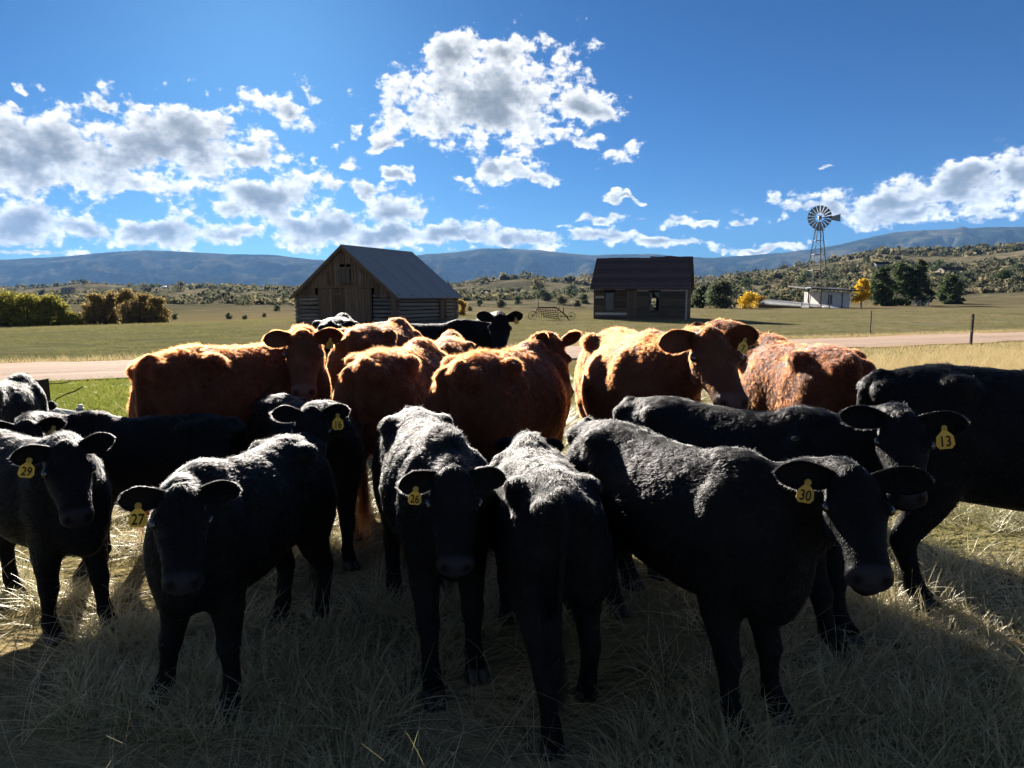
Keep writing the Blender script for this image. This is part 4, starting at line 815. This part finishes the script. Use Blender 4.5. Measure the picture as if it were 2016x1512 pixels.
def make_cow(spec):
    H = spec['H']; calf = spec.get('calf', False); coat, hairm = COATS[spec['coat']]
    ox, oy = spec['pos']; yaw = spec['yaw']; cy, sy = math.cos(yaw), math.sin(yaw)
    W2L = np.array([[cy, sy, 0], [-sy, cy, 0], [0, 0, 1.]])
    loc = lambda p: W2L @ (np.asarray(p, float) - (ox, oy, 0)); locd = lambda d: W2L @ np.asarray(d, float)
    wf = spec.get('wide', .84 if calf else 1.0); lift = .055 if calf else 0.; lf = spec.get('long', .97 if calf else 1.04)
    V = []; F = []
    def add(v, f):
        o = sum(len(x) for x in V); V.append(np.asarray(v, float)); F.extend(tuple(i + o for i in q) for q in f)
    # torso
    rows = []
    for x, zt, zb, w in catmull(TORSO, 4):
        zb = zb + lift * min(1, (1 - abs(x) / .9)) + 0; zc = zb + (zt - zb) * .47; w = w * wf
        top = np.where(ST > 0, 1, 0); e_top = 1.0 if x < .2 else 1.12
        yy = w * sup(CT, np.where(ST > 0, .92, .85) if False else .9) * np.where(ST > 0, 1 - (.30 - .20 * math.exp(-((x + .36) / .13) ** 2)) * np.clip(ST, 0, 1) ** 3, 1)
        zz = np.where(ST > 0, zc + (zt - zc) * np.abs(ST) ** e_top, zc - (zc - zb) * np.abs(ST) ** .95)
        rows.append(np.stack([np.full(28, x * lf), yy, zz], 1) * H)
    add(*loft(rows))
    ny = np.array((1, -1))
    for s in (1, -1):
        add(*ellipsoid(np.array((-.335 * lf, s * .152 * wf, .918 if calf else .922)) * H, np.array((.085, .056, .050)) * H))      # hook bone
        add(*ellipsoid(np.array((-.57 * lf, s * .075 * wf, .885)) * H, np.array((.075, .05, .055)) * H))       # pin bone
        add(*ellipsoid(np.array((.35 * lf, s * .135 * wf, .70)) * H, np.array((.13, .085, .23)) * H))          # shoulder
        add(*ellipsoid(np.array((-.45 * lf, s * .125 * wf, .66)) * H, np.array((.155, .10, .24)) * H))         # thigh
    add(*ellipsoid(np.array((.47 * lf, 0, .50 + lift)) * H, np.array((.13, .105 * wf, .13)) * H))              # brisket
    add(*ellipsoid(np.array((.33 * lf, 0, .965)) * H, np.array((.16, .075, .055)) * H))                        # withers
    # legs: dx shifts the hoof along the body, dy sideways
    hoofs = []
    for i, (fore, s) in enumerate(((1, 1), (1, -1), (0, 1), (0, -1))):
        dx, dy = spec.get('legs', ((0, 0),) * 4)[i]; dx /= H; dy /= H
        k = 1.08 if calf else 1.05
        if fore:
            yb = .118 * wf
            key = [(.35 * lf, yb + .01, .66, .125, .075), (.335 * lf, yb, .52, .10, .068), (.33 * lf, yb, .41, .072, .056), (.335 * lf, yb, .315, .049, .044), (.342 * lf, yb, .265, .05, .045), (.337 * lf, yb, .22, .038, .035),
                   (.333 * lf, yb, .14, .032, .031), (.335 * lf, yb, .095, .041, .037), (.352 * lf, yb, .065, .036, .036), (.366 * lf, yb, .035, .047, .044)]
            z0 = .62
        else:
            yb = .125 * wf
            key = [(-.45 * lf, yb, .70, .165, .095), (-.415 * lf, yb + .01, .57, .135, .085), (-.43 * lf, yb, .46, .10, .065), (-.485 * lf, yb, .36, .064, .046), (-.535 * lf, yb, .29, .056, .042), (-.53 * lf, yb, .24, .044, .037),
                   (-.515 * lf, yb, .16, .036, .034), (-.505 * lf, yb, .10, .043, .039), (-.485 * lf, yb, .065, .038, .038), (-.468 * lf, yb, .035, .047, .044)]
            z0 = .70
        pts = []; rl = []; rv = []
        for x, y, z, a, b in catmull(key, 3):
            g = max(0, (z0 - z) / z0); g = g ** 1.15
            bend = .25 * dx * math.sin(math.pi * g) if fore else .12 * dx * math.sin(math.pi * g)
            pts.append((x + dx * g + bend * .4, s * (y) + dy * g, z)); rv.append(a * k); rl.append(b * k)
        pts = np.array(pts) * H; add(*ell_tube(pts, np.array(rv) * H, np.array(rl) * H, [(1, 0, .01)] * len(pts)))
        hoofs.append(pts[-1])
    # tail
    tb = np.array((-.60 * lf, 0, .925)) * H; sw = spec.get('tail', 0.)
    tp = [tb + H * np.array((.05, 0, .03)), tb + H * np.array((-.018, 0, -.01)), tb + H * np.array((-.04, sw * .2, -.12)), tb + H * np.array((-.035, sw * .6, -.32)), tb + H * np.array((-.03, sw, -.50)), tb + H * np.array((-.03, sw * 1.1, -.60))]
    tp = catmull(tp, 4); add(*ell_tube(tp, np.linspace(.034, .016, len(tp)) * H, np.linspace(.032, .016, len(tp)) * H, [(1, 0, .3)] * len(tp)))
    # head
    Lh = spec.get('Lh', .357 if calf else .35) * H
    poll = loc(spec['poll']); hy, hp = spec['hyaw'], spec['hpitch']                    # facing (world yaw) and how far the nose points down
    fw = locd((math.cos(hy) * math.cos(hp), math.sin(hy) * math.cos(hp), -math.sin(hp))); rt = locd((math.sin(hy), -math.cos(hy), 0)); up = np.cross(rt, fw)
    rl_ = spec.get('roll', 0.); rt, up = rt * math.cos(rl_) + up * math.sin(rl_), up * math.cos(rl_) - rt * math.sin(rl_)
    Hd = lambda t, a, b: poll + Lh * (fw * t + rt * a + up * b)                         # head-local point
    rows = []
    for t, w, a, b in catmull(HEAD, 3):
        c = (a * .55 + b * .45); jw = np.where(ST < 0, 1 - .42 * np.abs(ST) ** 1.6, 1 - .22 * np.abs(ST) ** 2)
        yy = w * (1.04 if calf else 1) * sup(CT, .85) * jw; zz = np.where(ST > 0, c + (a - c) * np.abs(ST) ** .85, c - (c - b) * np.abs(ST) ** .9)
        rows.append(poll + Lh * (fw * t + np.outer(yy, rt) + np.outer(zz, up)))
    add(*loft(rows))
    HM = np.stack([rt, fw, up], 1)
    for s in (1, -1):
        add(*ellipsoid(Hd(.315, s * .215, -.05), np.array((.055, .085, .06)) * Lh, HM))      # brow and orbit
        add(*ellipsoid(Hd(.30, s * .155, -.31), np.array((.065, .16, .13)) * Lh, HM))         # cheek
        add(*ellipsoid(Hd(.93, s * .10, -.095), np.array((.07, .07, .06)) * Lh, HM))        # nostril wing
        add(*ellipsoid(Hd(.05, s * .14, -.05), np.array((.07, .06, .06)) * Lh, HM))           # ear base
    add(*ellipsoid(Hd(.015, 0, .02), np.array((.11, .08, .06)) * Lh, HM))                     # poll
    add(*ellipsoid(Hd(.90, 0, -.31), np.array((.12, .11, .055)) * Lh, HM))                     # chin
    # neck
    a0 = np.array((.34 * lf, 0, .745)) * H; e0 = Hd(.06, 0, -.20); span = np.linalg.norm(e0 - a0)
    d0 = unit((1, 0, .25)); d1 = unit(fw * .62 + up * .55)
    b1, b2 = a0 + d0 * span * .42, e0 - d1 * span * .42; ts = np.linspace(0, 1, 15)
    path = np.array([(1 - t) ** 3 * a0 + 3 * (1 - t) ** 2 * t * b1 + 3 * (1 - t) * t * t * b2 + t ** 3 * e0 for t in ts])
    nv = np.interp(ts, (0, .3, .6, .85, 1), (.235, .205, .165, .125, .105)) * H * (.92 if calf else 1); nl = np.interp(ts, (0, .3, .6, .85, 1), (.15, .125, .105, .085, .075)) * H * (.9 if calf else 1.05)
    upe = unit(up - d1 * up.dot(d1)); ups = [np.array((0, 0, 1.)) * (1 - t) + upe * t for t in ts]
    add(*ell_tube(path, nv, nl, ups))
    # one continuous skin
    me = pydata('body', np.concatenate(V), F); tmp = bpy.data.objects.new('tmp', me); COL.objects.link(tmp)
    rm = tmp.modifiers.new('r', 'REMESH'); rm.mode = 'VOXEL'; rm.voxel_size = spec.get('vox', .0125 if calf else .017)
    sm = tmp.modifiers.new('s', 'SMOOTH'); sm.factor = .5; sm.iterations = 5
    dg = bpy.context.evaluated_depsgraph_get(); ev = tmp.evaluated_get(dg); skin = bpy.data.meshes.new_from_object(ev)
    bpy.data.objects.remove(tmp); bpy.data.meshes.remove(me)
    nv_ = len(skin.vertices); co = np.zeros(nv_ * 3, np.float32); skin.vertices.foreach_get('co', co); co = co.reshape(-1, 3)
    nf = len(skin.polygons); ls = np.zeros(nf, int); lt = np.zeros(nf, int); skin.polygons.foreach_get('loop_start', ls); skin.polygons.foreach_get('loop_total', lt)
    lv = np.zeros(len(skin.loops), int); skin.loops.foreach_get('vertex_index', lv)
    faces = [tuple(lv[a:a + b]) for a, b in zip(ls, lt)]; bpy.data.meshes.remove(skin)
    co = co.astype(float); Q = np.array([f for f in faces if len(f) == 4]); E = np.concatenate([Q[:, [0, 1]], Q[:, [1, 2]], Q[:, [2, 3]], Q[:, [3, 0]]])
    deg = np.bincount(E.ravel(), minlength=nv_)[:, None] + 1e-9
    hd = np.linalg.norm(co - Hd(.45, 0, -.2), axis=1) / Lh; ws = (.5 * np.clip((hd - .55) / .25, 0, 1) * np.clip((co[:, 2] / H - .40) / .12, 0, 1))[:, None]
    for _ in range(14 if calf else 13):                                                                 # soften the joins of trunk and shoulder
        sm_ = np.stack([np.bincount(E[:, 0], co[E[:, 1], c], nv_) + np.bincount(E[:, 1], co[E[:, 0], c], nv_) for c in range(3)], 1) / deg
        co += ws * (sm_ - co)
    # muzzle detail: nostrils and mouth line pressed in
    rel = (co - poll) / Lh; ht, hr, hu = rel @ fw, rel @ rt, rel @ up
    nost = 0
    for s in (1, -1):
        d2 = ((ht - .965) / .045) ** 2 + ((hr - s * .10) / .038) ** 2 + ((hu + .115) / .05) ** 2
        co -= np.outer(np.exp(-d2) * .05 * Lh, fw * .6 + up * .35); nost = nost + np.exp(-(d2 * .8) ** 2)
    mouth = np.exp(-((hu + .245 - .03 * (ht - .9)) / .014) ** 2) * np.clip((ht - .66) / .08, 0, 1) * (ht < 1.1)
    co -= np.outer(mouth * .014 * Lh, fw * .5) + (np.sign(hr) * mouth * .010 * Lh)[:, None] * rt
    low = fbm(co * 7 / H + ox * 3, 2) - .5; cen = co - np.array((0, 0, .68 * H)); cen[:, 0] = 0
    co += np.where(np.abs(co[:, 2] / H - .7) < .35, low * .009, 0)[:, None] * (cen / (np.linalg.norm(cen, axis=1)[:, None] + 1e-6))
    bare = np.clip((ht - .865) / .05, 0, 1) * np.clip((hu + .27) / .04, 0, 1) * (ht < 1.2) * (np.abs(hr) < .3)
    # ears
    nb = len(co); ears = []
    vv = [co]; ff = list(faces)
    el = spec.get('ears', ((0, 0), (0, 0)))                                            # per ear: raise, turn forward
    for q, s in enumerate((-1, 1)):                                                     # -1: the animal's left, +1: its right
        ra_, fo = el[q]; A = rt * s * math.cos(ra_) * math.cos(fo) + up * (math.sin(ra_) * .8) - fw * (.10 + .35 * math.sin(ra_)) + (fw * .6 + up * .4) * math.sin(fo)
        nn = fw * .75 + up * .62 - rt * s * .1; root = Hd(.045, s * .15, -.06)
        v, f, fr = ear_mesh(Lh * spec.get('earL', .41), Lh * spec.get('earW', .130), s, root, A, nn, .06)
        o = sum(len(x) for x in vv); vv.append(v); ff += [tuple(i + o for i in g) for g in f]; ears.append((root, v, fr))
    co2 = np.concatenate(vv); me = pydata('body', co2, ff)
    at = me.attributes.new('bare', 'FLOAT', 'POINT'); at.data.foreach_set('value', np.concatenate([bare, np.zeros(len(co2) - nb)]).astype(np.float32))
    nost = np.clip(nost + mouth * .8, 0, 1); at = me.attributes.new('nostril', 'FLOAT', 'POINT'); at.data.foreach_set('value', np.concatenate([nost, np.zeros(len(co2) - nb)]).astype(np.float32))
    root = empty('calf' if calf else 'cow', (ox, oy, 0), yaw)
    body = link('body', me, coat, root, True)
    # hooves and eyes
    for hp_ in hoofs:
        x, y, z = hp_; b = MB(); h = H
        for s in (1, -1):                                                               # two claws
            rw = []
            for zz, a, bb, dx in ((0, .056, .024, .014), (.018, .052, .024, .010), (.04, .045, .023, .0), (.052, .036, .019, -.004)):
                t = np.linspace(0, 2 * np.pi, 10, endpoint=False); rw.append(np.stack([x + (dx + a * np.cos(t)) * h, y + (s * .022 + bb * np.sin(t)) * h, np.full(10, zz * h)], 1))
            b.add(*loft(rw))
        b.build('hoof', M_HOOF, root, True)
    for s in (1, -1):
        v, f = ellipsoid(Hd(.325, s * .247, -.070), np.array((.040, .056, .046)) * Lh, HM); link('eye', pydata('eye', v, f), M_EYE, root, True)
    # ear tags
    for q, num, worn, sz in spec.get('tags', ()):
        rt_, v, (e, n, b_) = ears[q]; s = (-1, 1)[q]; L = Lh * .50
        c = rt_ + e * L * .45 + n * Lh * .02 + np.array((0, 0, -.06 * L))
        cw = np.array((ox, oy, 0)) + W2L.T @ c
        # the blade hangs from the ear and shows its number forwards
        fz = locd(unit(np.array((0, 0, EYE)) * 0 + (W2L.T @ unit(n * .8 + fw * .2)) * (1, 1, .35))); tl = spec.get('tagtilt', rng.uniform(-.22, .22))
        xr = unit(np.cross((0, 0, 1), fz)); zu = np.cross(fz, xr); xr, zu = xr * math.cos(tl) + zu * math.sin(tl), zu * math.cos(tl) - xr * math.sin(tl)
        k = sz * .80; o0 = c + fz * .012
        prof = [(-.009, 0), (-.011, -.022), (-.033, -.046), (-.037, -.085), (-.024, -.102), (.024, -.102), (.037, -.085), (.033, -.046), (.011, -.022), (.009, 0)]
        tb_ = MB(); pts = [o0 + xr * x * k + zu * z * k for x, z in prof]; tb_.prism(pts, Vector((0, 0, 0)), Vector(fz) * .003)
        to = tb_.build('ear_tag', M_TAGD if worn else M_TAG, root); 
        pc = [o0 + (xr * math.cos(q_) + zu * math.sin(q_)) * .011 + zu * -.006 + fz * .0035 for q_ in np.linspace(0, 2 * math.pi, 9)[:-1]]; MB().prism(pc, (0, 0, 0), Vector(fz) * .006).build('tag_stud', M_TAGD, to)
        if num:
            tm = text_mesh(num, .058 * k); M = Matrix(np.array([[*r] for r in np.stack([xr * (.85), zu * 1.15, fz], 1)]).tolist()).to_4x4(); M.translation = Vector(o0 - zu * .070 * k + fz * .0042)
            tm.transform(M); link('number', tm, M_INK, to)
    # fur
    me.calc_loop_triangles(); nt = len(me.loop_triangles); tv = np.zeros(nt * 3, int); me.loop_triangles.foreach_get('vertices', tv); tv = tv.reshape(-1, 3)
    nrm = np.zeros(len(co2) * 3, np.float32); me.vertices.foreach_get('normal', nrm); nrm = nrm.reshape(-1, 3).astype(float)
    A = co2[tv]; ar = np.linalg.norm(np.cross(A[:, 1] - A[:, 0], A[:, 2] - A[:, 0]), axis=1)
    isear = tv[:, 0] >= nb; ar[isear] *= 1.6
    cen = A.mean(1); rel = (cen - poll) / Lh; ht_ = rel @ fw; ar[(ht_ > .8) & (ht_ < 1.1) & (np.abs(rel @ rt) < .3) & (np.abs(rel @ up) < .45)] *= .25
    ar *= np.where(cen[:, 2] < .42 * H, .55, 1) * np.where(cen[:, 2] > .80 * H, 1.5, 1)
    n = spec.get('hairs', 90000); idx = rng.choice(nt, n, p=ar / ar.sum()); r1 = np.sqrt(rng.random(n)); r2 = rng.random(n)
    wts = np.stack([1 - r1, r1 * (1 - r2), r1 * r2], 1); P = (A[idx] * wts[:, :, None]).sum(1); Nn = (nrm[tv[idx]] * wts[:, :, None]).sum(1); Nn /= np.linalg.norm(Nn, axis=1)[:, None] + 1e-9
    rel = (P - poll) / Lh; ht_, hr_, hu_ = rel @ fw, rel @ rt, rel @ up; he = (ht_ > -.02) & (ht_ < 1.1) & (np.abs(hr_) < .3) & (hu_ > -.55) & (hu_ < .2)
    ea = isear[idx]; flow = np.tile(np.array((-1., 0, -.55)), (n, 1)); flow[P[:, 2] < .45 * H] = (0, 0, -1)
    flow[he] = fw * .6 - up * .2
    if ea.any():
        es = np.where((P[ea] - poll) @ rt > 0, 1, 0); flow[ea] = np.stack([ears[k][2][0] for k in es])
    flow = flow - Nn * (flow * Nn).sum(1)[:, None]; flow /= np.linalg.norm(flow, axis=1)[:, None] + 1e-6
    wv = np.stack([vnoise(P * 13 + 5 * k + ox) for k in range(3)], 1) - .5; wv2 = np.stack([vnoise(P * 42 + 9 * k) for k in range(3)], 1) - .5
    shag = spec.get('shag', 1.0); cl = vnoise(P * 20 + 40)
    lift_ = np.where(ea, .9, np.where(he, .30, .30 + .16 * (coat is COATS['red'][0]))) * (.6 + .8 * cl)
    D = flow + Nn * lift_[:, None] + wv * (.35 + .5 * shag) + wv2 * (.9 if not calf else .6) * shag + rng.normal(0, .13, (n, 3)); D /= np.linalg.norm(D, axis=1)[:, None]
    under = (D * Nn).sum(1); D += Nn * np.clip(.12 - under, 0, 1)[:, None]; D /= np.linalg.norm(D, axis=1)[:, None]
    z = P[:, 2] / H; base = np.where(ea, .013, np.where(he, .006 + .020 * np.exp(-((ht_ - .0) / .13) ** 2), np.where(z < .42, .009, .014 + .012 * np.clip((z - .8) / .2, 0, 1))))
    base = np.where(he & (ht_ > .80), .004, base)
    L = base * shag * (.55 + .9 * rng.random(n)) * (.7 + .6 * vnoise(P * 9 + 3)) * (.85 + .15 * H)
    curl = -Nn * .25 + rng.normal(0, .12, (n, 3)) + wv2 * .6 + np.array((0, 0, -.12))
    add_hair('hair', root, P.astype(np.float32), D, L, hairm, spec.get('rad', .00052 if calf else .00062), curl)
    # tail switch
    k = 500; tpe = tp[-1]; P2 = tpe + rng.normal(0, .010, (k, 3)) + np.outer(rng.random(k) * .12 * H, (0, 0, 1)); D2 = np.array((0, 0, -1.)) + rng.normal(0, .10, (k, 3))
    add_hair('tail_switch', root, P2, D2, (.16 + .16 * rng.random(k)) * H, hairm, .0009, rng.normal(0, .05, (k, 3)))
    tag(root, spec['label'], 'calf' if calf else 'cow', spec['group'])
    if VERBOSE:
        w = lambda p: '(%d,%d)' % tuple(round(c) for c in px_of(np.array((ox, oy, 0)) + W2L.T @ np.asarray(p)))
        print('COW', spec['key'], 'poll', w(poll), 'muz', w(Hd(1.0, 0, -.15)), 'earL', w(ears[0][1][12 * 9 + 4]), 'earR', w(ears[1][1][12 * 9 + 4]), 'with', w((.33 * H, 0, 1.0 * H)), 'hip', w((-.35 * H, 0, H)), 'tail', w(tb), 'hoof', *[w(h) for h in hoofs], 'skin', nv_)
    return root
# ---------------------------------------------------------------- the herd
def head_at(px, py, y): return tuple(at_y(px, py, y))
def facing(p, turn=0.): return math.atan2(-p[1], -p[0]) + R(turn)      # yaw that looks at the camera, plus a turn
CALVES = 'black calves at the front of the herd'; REDS = 'red cows in the middle of the herd'; BLACKS = 'black cows behind and beside the herd'
def herd():
    S = []
    def cow(key, label, group, coat, H, pos, yaw, poll, turn, pitch, hyaw=None, **kw):
        S.append(dict(key=key, label=label, group=group, coat=coat, H=H, pos=pos, yaw=R(yaw), poll=poll, hyaw=facing(poll, turn) if hyaw is None else R(hyaw), hpitch=R(pitch), calf=group is CALVES, **{**dict(shag=.85 if coat == 'black' else 1.0), **kw}))
    C = 'black'
    cow('A29', 'black calf wearing yellow ear tag 29, cut by the left edge', CALVES, C, .94, (-2.34, 3.50), -30, head_at(128, 876, 2.95), 8, 46, tags=((1, '29', 0, .95),), legs=((.06, .03), (-.04, 0), (0, 0), (0, 0)), tagtilt=-.25, ears=((.28, 0), (-.05, .1)))
    cow('B27', 'black calf with yellow ear tag 27 facing the camera, front left', CALVES, C, .96, (-1.12, 3.04), -102, head_at(357, 964, 2.44), -2, 42, tags=((1, '27', 0, 1.0),), roll=.07, ears=((.08, 0), (-.06, 0)), hairs=120000, wide=.80, legs=((.0, .01), (.02, -.11), (0, 0), (.05, 0)))
    cow('C16', 'black calf with ear tag 16, standing behind the calf tagged 27', CALVES, C, .98, (-1.25, 4.40), -50, head_at(613, 808, 3.72), -2, 44, tags=((0, '16', 0, 1.0),), roll=.03, ears=((.20, 0), (.10, 0)))
    cow('D26', 'black calf with ear tag 26 and lowered ears, front centre', CALVES, C, 1.04, (-.38, 3.34), -73, head_at(893, 928, 2.70), 2, 47, tags=((1, '26', 0, .85),), roll=.06, legs=((.08, 0), (.22, 0), (0, 0), (0, 0)), ears=((-.12, -.1), (-.32, .1)), shag=.95)
    cow('E', 'black calf seen from behind with its shiny rump to the camera', CALVES, C, .94, (.12, 3.10), 97, (.10, 3.98, .80), 0, 62, hyaw=80, legs=((0, 0), (.05, 0), (-.27, -.06), (.10, -.02)), wide=1.0, tail=.03, shag=.9)
    cow('F30', 'black calf with ear tag 30, its side turned to the camera', CALVES, C, 1.02, (.67, 3.02), -65, head_at(1680, 930, 2.28), 14, 38, tags=((1, '30', 0, .92),), long=1.18, legs=((.06, .05), (.10, .02), (0, 0), (-.06, 0)), Lh=.36, earL=.50, ears=((.05, 0), (.10, .05)), hairs=90000)
    cow('G13', 'black calf with handwritten tag 13, behind the calf tagged 30', CALVES, C, 1.07, (1.10, 3.60), -48, head_at(1778, 817, 2.95), 8, 42, tags=((0, '13', 0, 1.15),), long=1.06, legs=((.16, 0), (.20, .02), (0, 0), (0, 0)), earL=.47, ears=((.02, 0), (.12, .1)), hairs=120000)
    cow('K', 'black calf broadside behind tag 29 with only the top of its head showing', CALVES, C, .92, (-2.14, 4.22), 184, head_at(50, 834, 3.80), 0, 48, tags=((0, '', 1, .9),), ears=((.10, 0), (.1, 0)))
    cow('I', 'black calf with grey dusty rump at the far left edge', CALVES, C, .93, (-4.08, 5.85), 98, (-4.3, 6.6, .62), 0, 62, hyaw=100)
    cow('H', 'large black cow broadside at the right edge with its head out of the picture', BLACKS, C, 1.25, (2.66, 3.76), -6, (3.75, 3.45, 1.28), 0, 50, hyaw=-10, legs=((0, 0), (0, 0), (.02, .05), (.08, -.04)), hairs=90000)
    cow('U', 'black cow farthest back, raising its head before the open field', BLACKS, C, 1.29, (-1.02, 8.75), 4, head_at(984, 622, 8.40), 0, 46, Lh=.38, tags=((0, '', 1, .9),), ears=((.30, 0), (.30, 0)), hairs=30000)
    cow('V', 'black cow with only its back showing in front of the log barn', BLACKS, C, 1.33, (-2.28, 9.75), 96, (-2.4, 10.7, 1.0), 0, 50, hyaw=95, hairs=25000)
    C = 'red'
    cow('L', 'red cow looking back at the camera with a dark face, left of the herd', REDS, C, 1.27, (-1.90, 5.22), 64, head_at(597, 657, 5.25), -2, 46, Lh=.39, tags=((0, '2', 1, .9),), shag=1.25, ears=((.12, 0), (-.05, 0)), hairs=120000)
    cow('N', 'red cow whose peaked back shows just below the log barn', REDS, C, 1.35, (-1.22, 7.0), 82, (-1.15, 8.0, 1.0), 0, 50, hyaw=85, hairs=30000)
    cow('O', 'red cow seen from behind, directly right of the looking cow', REDS, C, 1.25, (-.78, 5.28), 80, (-.62, 6.12, .85), 0, 60, hyaw=85, shag=1.15, hairs=90000)
    cow('P', 'red cow mostly hidden in the crowd below the far black cow', REDS, C, 1.22, (-.60, 7.12), 93, (-.60, 7.95, .9), 0, 60, hyaw=90, hairs=30000)
    cow('Q', 'red cow in the centre with its broad rump to the camera', REDS, C, 1.25, (-.02, 5.05), 67, head_at(1092, 672, 5.62), 0, 60, hyaw=-62, shag=1.15, wide=1.08, tail=-.03, ears=((.85, .2), (.8, .2)), hairs=120000)
    cow('S7', 'red cow with yellow ear tag 7 and curly poll facing the camera', REDS, C, 1.34, (.90, 5.42), -84, head_at(1398, 655, 4.36), 20, 36, Lh=.41, tags=((0, '7', 0, 1.1),), shag=1.2, wide=1.12, ears=((.16, 0), (-.12, .1)), hairs=130000)
    cow('T', 'red cow on the right facing away, its left flank in the sun', REDS, C, 1.27, (2.08, 5.42), 95, (1.74, 6.45, 1.34), 0, 40, hyaw=110, shag=1.05, wide=1.05, hairs=130000)
    for s in S: make_cow(s)
herd()
